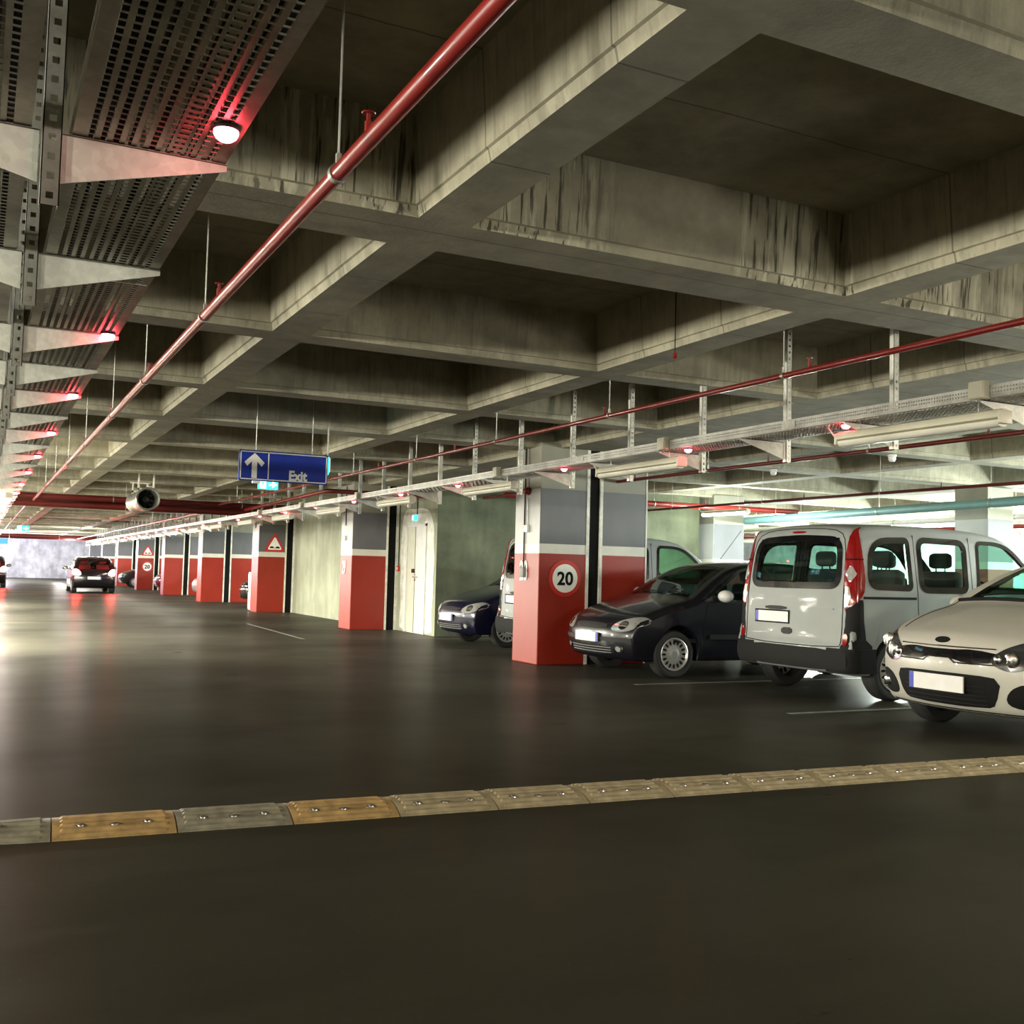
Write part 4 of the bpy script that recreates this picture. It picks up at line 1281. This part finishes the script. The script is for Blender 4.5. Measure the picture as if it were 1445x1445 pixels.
def finish_van(root, c, rw, seats=True):
    L = c.L
    # tailgate edge line
    tg = chaikin([(-.71,.53),(-.735,.6),(-.735,1.2),(-.7,1.6),(-.6,1.72),(-.3,1.755),(.3,1.755),(.6,1.72),(.7,1.6),(.735,1.2),(.735,.6),(.71,.53)], 1)
    pts = []
    for yy, zz in resample(tg, .04):
        h, *_ = c.bvh.ray_cast(Vector((L+3, yy, zz)), Vector((-1,0,0)))
        if h: pts.append((h.x, h.y, h.z))
    mb = MB(); mb.tube(pts+[pts[0]], .005, 6); mb.build('tailgate_seam', M['black'], root, True)
    c.patch(root, 'rear_bumper', [(-.82,.3),(-.85,.4),(-.83,.515),(.83,.515),(.85,.4),(.82,.3)], 'rear', M['plastic_body'], .03, .03, .05, 1)
    c.patch(root, 'brake_light', rect(-.1, 1.705, .1, 1.73), 'rear', M['lens_red'], .01, .01, .03, 1)
    c.patch(root, 'handle_recess', rect(-.4, .885, -.06, .925), 'rear', M['dark'], .012, .01, .04, 1)
    c.patch(root, 'tailgate_crease', rect(-.02, .905, .62, .93), 'rear', M['p_white'], .008, .006, .05, 1)
    c.patch(root, 'tailgate_handle', rect(-.12, .63, .04, .7), 'rear', M['dark'], .01, .01, .03, 1)
    number_plate(root, c, 'rear', -.28, .81, flag=-1)
    mb = MB(); pts = []
    for q in range(10):
        h, *_ = c.bvh.ray_cast(Vector((L+3, .02-.055*q, 1.19+.012*math.sin(q/9*PI))), Vector((-1,0,0)))
        pts.append((h.x+.02, h.y, h.z))
    mb.tube(pts, .009, 6); mb.build('rear_wiper', M['black'], root, True)
    c.patch(root, 'front_grille', [(-.4,.6),(-.42,.72),(.42,.72),(.4,.6)], 'front', M['black'], .006, .03, .05, 1)
    for sg in (1, -1):
        c.patch(root, 'head_lamp', [(sg*.48,.68),(sg*.52,.84),(sg*.74,.92),(sg*.78,.74)][::sg], 'front', M['lens_clear'], .01, .05, .05, 1)
    number_plate(root, c, 'front', 0, .45)
    interior(root, c, 1.15, 3.9, .72, [(2.1,.4),(2.1,-.4),(3.0,.42),(3.0,-.42)], .4)
# ------------------------------------------------------------------ the cars in the picture
build_hatch('dark navy hatchback parked nose out beside the number 28 column', 6.72, 11.28, 0, 'p_navy', lit_head=False, mirror_mat='whiteg')
r, c, rw = build_van('white van with tall red tail lamps, its tailgate towards the lane', 7.72+4.21, 8.82, PI, 'p_white')
finish_van(r, c, rw)
build_rio('white hatchback nose out at the picture edge, with a dark oval badge and blank plate', 6.75, 5.98, 0, 'p_cream')
r, c, rw = build_van('white van mostly hidden behind the number 28 column', 7.25+4.21, 14.15, PI, 'p_white', False)
finish_van(r, c, rw)
build_hatch('dark blue hatchback nose out between the number 28 column and the mottled wall', 6.95, 16.2, 0, 'p_blue')
# far bays
build_hatch('black car at the left picture edge, far down the lane', .38, 55.8, -PI/2, 'p_black', detail=False, lit_tail=True)
build_hatch('dark car driving away down the lane with glowing tail lamps', 4.15, 48.5, -PI/2, 'p_black', detail=False, lit_tail=True)
build_hatch('black car in the open bay just beyond the triangle sign column', 7.3, 33.2, 0, 'p_black', detail=False)
build_hatch('silver car two bays beyond the triangle sign column', 7.2, 40.8, 0, 'p_silver', detail=False)
build_hatch('maroon car parked beside the column with both road signs, on the near side', 7.0, 49.0, 0, 'p_red', detail=False)
build_hatch('black car parked beyond the column with both road signs', 6.4, 57.0, 0, 'p_black', detail=False)
build_hatch('dark car second past the column with both road signs', 6.4, 64.6, 0, 'p_navy', detail=False)
build_hatch('white car farthest down the right side of the lane', 5.2, 76.0, 0, 'p_white', detail=False, lit_tail=False)
build_hatch('pale car deep in the bays behind the white van', 20.5, 11.2, 0, 'p_silver', detail=False)

# ------------------------------------------------------------------ signs
def hang_rod(root, pts, r=.005):
    mb = MB(); mb.tube(pts, r, 6); return mb.build('hanger_rod', M['galv'], root, True)
sg = thing('exit_sign', 'blue overhead sign with a white arrow and the word Exit', 'sign', (3.13, 12.2, 2.36))
W2, H2 = .52, .175
mb = MB(); mb.box((-W2, -.02, -H2), (W2, .02, H2), .006); mb.build('panel', M['blue'], sg)
mb = MB(); y = -.024; b = .012
for a, e in (((-W2+.012, H2-.012-b), (W2-.012, H2-.012)), ((-W2+.012, -H2+.012), (W2-.012, -H2+.012+b)), ((-W2+.012, -H2+.012), (-W2+.012+b, H2-.012)), ((W2-.012-b, -H2+.012), (W2-.012, H2-.012)), ((-.19, -H2+.012), (-.178, H2-.012))):
    mb.box((a[0], y, a[1]), (e[0], -.0195, e[1]))
mb.build('border', M['sign_white'], sg)
ar = [(-.033,-.145),(.033,-.145),(.033,.045),(.09,-.01),(.125,.035),(0,.145),(-.125,.035),(-.09,-.01),(-.033,.045)]
mb = MB(); mb.prism([(x*.92-.345, z) for x, z in ar], -.0245, -.0195, 'y'); mb.build('arrow', M['sign_white'], sg)
text_obj('lettering', 'Exit', .158, M['sign_white'], sg, (.055, -.0215, -.145), (1,0,0), (0,0,1), .006, .006, .88)
for x in (-.33, .33): 
    zt = soffit(3.13+x, 12.2)-2.36
    hang_rod(sg, [(x, 0, H2), (x, 0, zt)])
mb = MB(); mb.box((-.36,-.024,-H2-.03),(-.27,.024,-H2+.002),.005); mb.build('lower_clip', M['sign_white'], sg)

def running_man(mb, ox, oz, s, y0, y1):
    """generic walking figure for an escape-route sign"""
    mb.prism(ellipse(ox+.08*s, oz+.36*s, .07*s, .07*s, 10), y0, y1, 'y')
    mb.prism([(ox-.12*s,oz+.24*s),(ox+.1*s,oz+.27*s),(ox+.08*s,oz-.02*s),(ox-.06*s,oz-.02*s)], y0, y1, 'y')
    mb.prism([(ox-.05*s,oz),(ox+.06*s,oz),(ox-.18*s,oz-.34*s),(ox-.28*s,oz-.3*s)], y0, y1, 'y')
    mb.prism([(ox,oz),(ox+.1*s,oz-.02*s),(ox+.22*s,oz-.36*s),(ox+.12*s,oz-.38*s)], y0, y1, 'y')
def escape_sign(label, x, y, z, w, h, rz=0.0, arrow=True, group=None, hang=True):
    root = thing('escape_sign', label, 'sign', (x, y, z), rz, group)
    mb = MB(); mb.box((-w/2,-.02,-h/2),(w/2,.02,h/2),.004); mb.build('light_box', M['sign_green'], root)
    f = MB()
    f.box((-w*.44,-.0235,-h*.42),(-w*.12,-.0195,h*.42)); f.build('white_field', M['sign_glow'], root)
    g = MB(); running_man(g, -w*.28, -h*.0, h*.9, -.027, -.023); g.build('figure', M['sign_green'], root)
    if arrow:
        a = MB(); k = h*.34; a.prism([(w*.02,k*.3),(w*.2,k*.3),(w*.2,k),(w*.44,0),(w*.2,-k),(w*.2,-k*.3),(w*.02,-k*.3)], -.024, -.0195, 'y'); a.build('arrow', M['sign_glow'], root)
    if hang:
        for q in (-w*.35, w*.35): hang_rod(root, [(q, 0, h/2), (q, 0, soffit(x, y)-z)], .004)
    return root
escape_sign('small teal escape sign with a figure and arrow, below the blue Exit sign', 3.85, 15.9, 2.44, .3, .15)
escape_sign('teal escape sign seen edge on at the right end of the blue Exit sign', 3.74, 12.5, 2.44, .34, .19, PI*.42)
escape_sign('tiny teal escape sign hanging far down the lane by the left tray', 1.45, 43.0, 2.4, .42, .2)
o = escape_sign('small green sign above the white door in the mottled wall', 7.6, 19.4, 2.235, .2, .1, -PI/2, False, None, False)
# far blue sign
sg = thing('lane_sign', 'lit blue lane sign far away at the left picture edge', 'sign', (.95, 58.0, 2.15))
mb = MB(); mb.box((-.9,-.03,-.13),(.35,.03,.13),.008); mb.build('panel', M['sign_bluelit'], sg)
mb = MB(); mb.box((-.85,-.036,-.11),(-.6,-.029,.11)); mb.build('white_field', M['sign_glow'], sg)
for x in (-.6, .4): hang_rod(sg, [(x,0,.16),(x,0,soffit(.95+x,58.0)-2.15)], .01)

def speed_sign(label, x, y, z, r=.245):
    s = thing('speed_limit_sign', label, 'sign', (x, y, z))
    mb = MB(); mb.lathe([(0,.0),(r,.0),(r,-.008),(0,-.008)], (0,0,0), (0,1,0), 40); mb.build('disc', M['red_sign'], s, True)
    mb = MB(); mb.lathe([(0,-.0075),(r*.78,-.0075),(r*.78,-.011),(0,-.011)], (0,0,0), (0,1,0), 40); mb.build('white_field', M['sign_white'], s, True)
    text_obj('numerals', '20', r*1.0, M['black'], s, (0, -.0125, -r*.35), (1,0,0), (0,0,1), .003, .007, 1.0, 'CENTER')
    return s
speed_sign('round red-edged 20 speed sign on the number 28 column', 7.045, 12.437, 1.15)
def bump_sign(label, x, y, z, w=.56):
    s = thing('warning_sign', label, 'sign', (x, y, z))
    h = w*.88
    tri = chaikin([(-w/2,-h/2),(w/2,-h/2),(0,h/2)], 0)
    def cut(k): 
        cz = -h/6
        p = [(a*k, cz+(b-cz)*k) for a, b in tri]
        q = []
        for i in range(3):
            a, b, c = p[i-1], p[i], p[(i+1) % 3]
            q += [(b[0]+(a[0]-b[0])*.09, b[1]+(a[1]-b[1])*.09), (b[0]+(c[0]-b[0])*.09, b[1]+(c[1]-b[1])*.09)]
        return q
    mb = MB(); mb.prism(cut(1.06), -.008, 0, 'y'); mb.build('plate', M['red_sign'], s)
    mb = MB(); mb.prism(cut(.72), -.011, -.0075, 'y'); mb.build('white_field', M['sign_white'], s)
    z0 = -h*.33
    pts = [(-.27*w,z0)]
    for i in range(9): a = PI*i/8; pts.append((-.14*w-.1*w*math.cos(a), z0+.075*w*math.sin(a)+.01))
    for i in range(9): a = PI*i/8; pts.append((.14*w-.1*w*math.cos(a), z0+.075*w*math.sin(a)+.01))
    pts += [(.27*w, z0)]
    mb = MB(); mb.prism(pts, -.014, -.0105, 'y'); mb.build('bump_symbol', M['black'], s)
    return s
bump_sign('red triangle road-bump sign on the column past number 29', 7.08, 28.237, 1.87)
bump_sign('small far red triangle road-bump sign above a 20 sign', 7.08, 52.0-.065, 1.85)
speed_sign('small far 20 speed sign under the red triangle', 7.08, 51.935, 1.08)

# ------------------------------------------------------------------ jet fan
F = thing('jet_fan', 'silver tubular jet fan hanging under the lane ceiling', 'fan', (2.98, 22.2, 2.5))
r = .235
mb = MB(); mb.lathe([(r*.82,-.02),(r*.95,-.06),(r,-.04),(r,.3),(r*.93,.34),(r*.93,1.2),(r,1.24),(r,1.56),(r*.95,1.6),(r*.82,1.56),(r*.8,1.3),(r*.8,.2)], (0,0,0), (0,1,0), 32, True); mb.build('casing', M['fan'], F, True)
mb = MB(); mb.lathe([(0,.26),(.07,.3),(.08,.5),(0,.5)], (0,0,0), (0,1,0), 16)
for k in range(9):
    a = 2*PI*k/9
    c_a, s_a = math.cos(a), math.sin(a)
    def P(rr, w, d): return (c_a*rr-s_a*w, .4+d, s_a*rr+c_a*w)
    mb.add([P(.06,-.03,-.03),P(.185,-.045,-.02),P(.185,.045,.02),P(.06,.03,.03)], [(0,1,2,3)])
    mb.add([P(.06,-.03,-.026),P(.185,-.045,-.016),P(.185,.045,.024),P(.06,.03,.034)], [(3,2,1,0)])
mb.build('impeller', M['fan_in'], F, True)
mb = MB(); mb.lathe([(0,.55),(r*.8,.55),(r*.8,.56),(0,.56)], (0,0,0), (0,1,0), 24); mb.build('inner_baffle', M['black'], F)
for yy in (.3, 1.2):
    mb = MB(); zt = soffit(2.98, 22.2+yy)-2.5
    mb.box((-.16,yy-.025,.15),(-.13,yy+.025,zt)); mb.box((.13,yy-.025,.15),(.16,yy+.025,zt)); mb.box((-.2,yy-.03,zt-.02),(.2,yy+.03,zt)); mb.box((-.16,yy-.025,.19),(.16,yy+.025,.23)); mb.build('mounting_bracket', M['galv_light'], F)
mb = MB(); mb.box((.08,.5,.2),(.2,.7,.3),.01); mb.build('terminal_box', M['cream'], F, True)

# ------------------------------------------------------------------ things on the columns and the wall
b = thing('alarm_sounder', 'small red alarm sounder on the lane face of the number 28 column', 'alarm', (6.65, 12.77, 2.32))
mb = MB(); mb.lathe([(0,0),(.05,0),(.052,-.03),(.045,-.05),(.03,-.075),(0,-.08)], (0,0,0), (1,0,0), 20); mb.build('horn', M['pipe_red'], b, True)
mb = MB(); mb.lathe([(.056,0),(.056,-.015),(.05,-.018)], (0,0,0), (1,0,0), 20); mb.build('base_ring', M['pipe_dark'], b, True)
mb = MB(); mb.tube([(-.012,0,.04),(-.012,0,.58)], .007, 8); mb.build('conduit', M['grey'], b, True)
b = thing('cable_conduit', 'grey conduit with a small switch box down the number 28 column', 'conduit', (6.65, 12.86, 1.2))
mb = MB(); mb.tube([(-.014,0,0),(-.014,0,1.7)], .01, 8); mb.build('conduit_tube', M['dark'], b, True)
mb = MB(); mb.tube([(-.014,-.09,.66),(-.014,-.09,1.02)], .008, 8); mb.build('conduit_tube', M['galv'], b, True)
mb = MB(); mb.box((-.04,-.13,.56),(-.0,-.03,.66),.006); mb.build('switch_box', M['whiteg'], b, True)
mb = MB(); mb.box((-.05,-.06,-.05),(-.0,.06,.09),.008); mb.build('socket_box', M['grey'], b, True)
b = thing('call_point', 'small red fire call point on the wall beside the white door', 'call point', (7.62, 20.25, 1.24))
mb = MB(); mb.box((-.04,-.055,-.055),(0,.055,.055),.008); mb.build('housing', M['red_sign'], b, True)
mb = MB(); mb.box((-.044,-.03,-.03),(-.039,.03,.03)); mb.build('press_plate', M['white'], b)
mb = MB(); mb.tube([(-.012,0,.055),(-.012,0,1.55)], .009, 8); mb.build('conduit', M['dark'], b, True)
b = thing('cable_conduit', 'grey conduit with a pendant down the lane face of the number 29 column', 'conduit', (6.65, 20.75, 1.78))
mb = MB(); mb.tube([(-.014,0,.3),(-.014,0,1.1)], .01, 8); mb.build('conduit_tube', M['dark'], b, True)
mb = MB(); mb.box((-.04,-.03,.0),(0,.03,.1),.006); mb.build('switch_box', M['whiteg'], b, True)
b = thing('door_cable', 'dark cable drop above the white door', 'conduit', (7.62, 19.3, 2.3))
mb = MB(); mb.tube([(-.012,0,0),(-.012,0,.55)], .01, 8); mb.build('conduit_tube', M['dark'], b, True)
mb = MB(); mb.box((-.02,-.012,.25),(0,.012,.27)); mb.build('clip', M['galv'], b)
b = thing('alarm_sounder', 'tiny red sounder high on the triangle sign column', 'alarm', (6.65, 28.6, 2.4))
mb = MB(); mb.lathe([(0,0),(.06,0),(.055,-.05),(0,-.08)], (0,0,0), (1,0,0), 16); mb.build('horn', M['pipe_red'], b, True)
mb = MB(); mb.tube([(-.012,0,-.05),(-.012,0,-.16)], .012, 8); mb.build('pull_cord', M['pipe_red'], b, True)
b = thing('white_cabinet', 'narrow white cabinet standing at the triangle sign column', 'cabinet', (6.72, 29.2, 0))
mb = MB(); mb.box((0,0,.02),(.3,.35,1.05),.01); mb.build('carcass', M['whiteg'], b, True)
mb = MB(); mb.box((-.012,.02,.06),(.0,.33,1.0),.004); d = mb.build('cabinet_door', M['whiteg'], b, True)
mb = MB(); mb.box((-.022,.27,.5),(-.012,.29,.62)); mb.build('handle', M['dark'], d)
# cooling unit on the pale wall past the triangle column
b = thing('air_unit', 'dark grille box high on the pale wall beyond the triangle sign column', 'air unit', (13.9, 52.0, 2.4))
mb = MB(); mb.box((-.3,-.9,-.28),(.1,.9,.28),.03); mb.build('housing', M['grey'], b, True)
mb = MB()
for k in range(7): mb.box((-.315,-.8,-.22+.065*k),(-.3,.8,-.18+.065*k))
mb.build('grille', M['dark'], b)
# smoke detectors under the ribs at the right
for i, (x, y, lab) in enumerate(((10.8,10.32,'round white smoke detector under a rib above the white van'), (10.9,12.8,'round white smoke detector under a rib above the dark hatchback'), (11.9,7.0,'white smoke detector under the rib above the white hatchback'))):
    b = thing('smoke_detector', lab, 'smoke detector', (x, y, soffit(x, y)))
    mb = MB(); mb.lathe([(0,0),(.06,0),(.06,-.02),(.05,-.03)], (0,0,0), (0,0,1), 20); mb.build('base', M['whiteg'], b, True)
    mb = MB(); mb.lathe([(.048,-.03),(.05,-.06),(.035,-.09),(0,-.095)], (0,0,0), (0,0,1), 20); mb.build('sensor_head', M['whiteg'], b, True)
b = thing('hanging_cord', 'thin dark cord with a red tip hanging from a rib in mid ceiling', 'cord', (4.5, 6.38, 2.9))
mb = MB(); mb.tube([(0,0,.46),(0,0,-.06)], .004, 6); mb.build('cord_line', M['dark'], b, True)
mb = MB(); mb.lathe([(0,0),(.014,0),(.018,-.03),(.006,-.045),(0,-.045)], (0,0,-.055), (0,0,1), 12); mb.build('red_tip', M['pipe_red'], b, True)
# ------------------------------------------------------------------ speed bump
P0 = Vector((.34, 5.015, 0)); dirx = Vector((1, -.052, 0)).normalized(); ang = math.atan2(dirx.y, dirx.x)
SEG = .522; DEP = .38; HT = .052
def bump_profile(v):
    return HT*math.sin(PI*min(1, max(0, v)))**.75
def segment(label, i, mat, end=0):
    root = thing('speed_bump_segment', label, 'speed bump', tuple(P0+dirx*(SEG*i)), ang, 'segments of the rubber speed bump')
    mb = MB(); n = 33; w0, w1 = .003, SEG-.003
    cols = [w0]+[w0+(w1-w0)*q/48 for q in range(1, 48)]+[w1]
    V = []; F = []
    for a, u in enumerate(cols):
        x = u
        s = 1.0
        if end: 
            t = 1-u/SEG if end < 0 else u/SEG
            s = math.sqrt(max(0.0004, 1-t*t))
        for b_ in range(n+1):
            v = b_/n
            y = DEP/2+(v-.5)*DEP*s
            rib = .0
            e = min(u-w0, w1-u)
            vv = abs((u/SEG)-.5)*2
            # raised ribs parallel to the kerb edge, a plain frame at the ends and a V groove
            groove = False
            if .06 < v < .94 and e > .035 and not groove: rib = .006 if b_ % 4 in (1, 2) else -.001
            elif groove: rib = -.006
            z = max(.002, bump_profile(v)*(.35+.65*s if end else 1)+rib if 0 < b_ < n else .004)
            V.append((x, y, z))
    m = n+1
    for a in range(len(cols)-1):
        for b_ in range(n): F.append((a*m+b_, a*m+m+b_, a*m+m+b_+1, a*m+b_+1))
    q = len(V)
    V += [(x, y, .0005) for x, y, z in V]
    for a in range(len(cols)-1):
        F.append((a*m, q+a*m, q+a*m+m, a*m+m)); F.append((a*m+n, a*m+m+n, q+a*m+m+n, q+a*m+n))
    for b_ in range(n):
        F.append((b_, b_+1, q+b_+1, q+b_)); e = (len(cols)-1)*m; F.append((e+b_, q+e+b_, q+e+b_+1, e+b_+1))
    mb.add(V, F); mb.build('rubber_body', mat, root)
    spots = ((.12, .24), (.26, .21), (.40, .24)) if not end else ((.3 if end < 0 else .22, .35),)
    for x, v in spots:
        z = bump_profile(v)
        mb = MB(); mb.lathe([(0,.009),(.011,.008),(.014,.004),(.024,.002),(.026,-.006)], (x, DEP*v, z), (0,-.35,1), 14); mb.build('anchor_bolt', M['bolt'], root, True)
segment('dark rounded end piece of the speed bump at the left picture edge', -1, M['rubber_grey'], -1)
for i in range(12):
    segment('%s speed bump segment, %s from the left end piece' % (('orange' if i % 2 == 0 else 'grey') if i < 3 else 'tan', ordinal(i) if i else 'first'), i, (M['orange'] if i % 2 == 0 else M['rubber_grey']) if i < 3 else M['tan'])

# ------------------------------------------------------------------ light
def lamp_point(name, x, y, z, e, col, r=.12):
    l = bpy.data.lights.new(name, 'POINT'); l.energy = e; l.color = col; l.shadow_soft_size = r
    o = bpy.data.objects.new(name, l); o.location = (x, y, z); COL.objects.link(o); return o
def lamp_area(name, loc, rot, sx, sy, e, col):
    l = bpy.data.lights.new(name, 'AREA'); l.shape = 'RECTANGLE'; l.size = sx; l.size_y = sy; l.energy = e; l.color = col
    o = bpy.data.objects.new(name, l); o.location = loc; o.rotation_euler = rot; COL.objects.link(o); return o
WARM = (1, .96, .8); COOL = (.88, 1, .93)
# tube rows over the lanes to the left, outside the picture
for y in (-12, -4, 2, 8, 14, 20, 27, 34, 42, 50): lamp_point('lane_tube', -10.5, y, 2.3, 1150 if 0 < y < 10 else 660, WARM, .25)
# tubes of the aisle behind and beside the viewer
for x, y, e in ((6.6,.6,75), (5.3,-1.6,95), (11.5,1.0,250), (17,-2,90)): lamp_point('aisle_tube', x, y, 2.05, e, WARM, .25)
for y, e in ((17.5,300), (26,400), (33,400), (40,300), (47,250), (55,250)): lamp_point('aisle_tube', -1.6, y, 2.0, e, WARM, .35)
for y in (56, 64, 72): lamp_point('end_lamp', 4.6, y, 2.1, 160, (1, .97, .95), .2)
# unseen downward lamps added to brighten the floor at the lane's left
for y, e in ((17.6,750), (23.5,600), (31,600)): lamp_area('lane_floor_fill', (-1.3, y, 2.1), (0,0,0), .3, 1.3, e, WARM)
# bright far end
for y in (66, 72, 78): lamp_point('end_lamp', 1.0, y, 2.3, 600, (.86, .84, 1), .3)
# bays on the right
for x, y, e in ((13.2,16.4,130),(12.6,7.0,190),(16.8,9.5,380),(21,8.0,800),(19.5,14,900),(19,21,900),(23.5,16,1200),(24,23,1200)): lamp_point('bay_tube', x, y, 2.1, e, COOL, .25)
for y in (33,42,50,58,66): lamp_point('bay_tube', 11.0, y, 2.2, 240, COOL, .25)

W = bpy.data.worlds.new('dark_surroundings'); S.world = W; W.use_nodes = True
W.node_tree.nodes['Background'].inputs['Color'].default_value = (.01, .01, .01, 1)
W.node_tree.nodes['Background'].inputs['Strength'].default_value = .2

S.view_settings.view_transform = 'Standard'; S.view_settings.look = 'None'; S.view_settings.gamma = 1; S.view_settings.use_curve_mapping = False
S.view_settings.exposure = 1.3
S.cycles.use_denoising = True
S.cycles.max_bounces = 8; S.cycles.diffuse_bounces = 4; S.cycles.glossy_bounces = 4; S.cycles.transparent_max_bounces = 16; S.cycles.transmission_bounces = 6
S.cycles.sample_clamp_indirect = 6
S.cycles.caustics_reflective = False; S.cycles.caustics_refractive = False
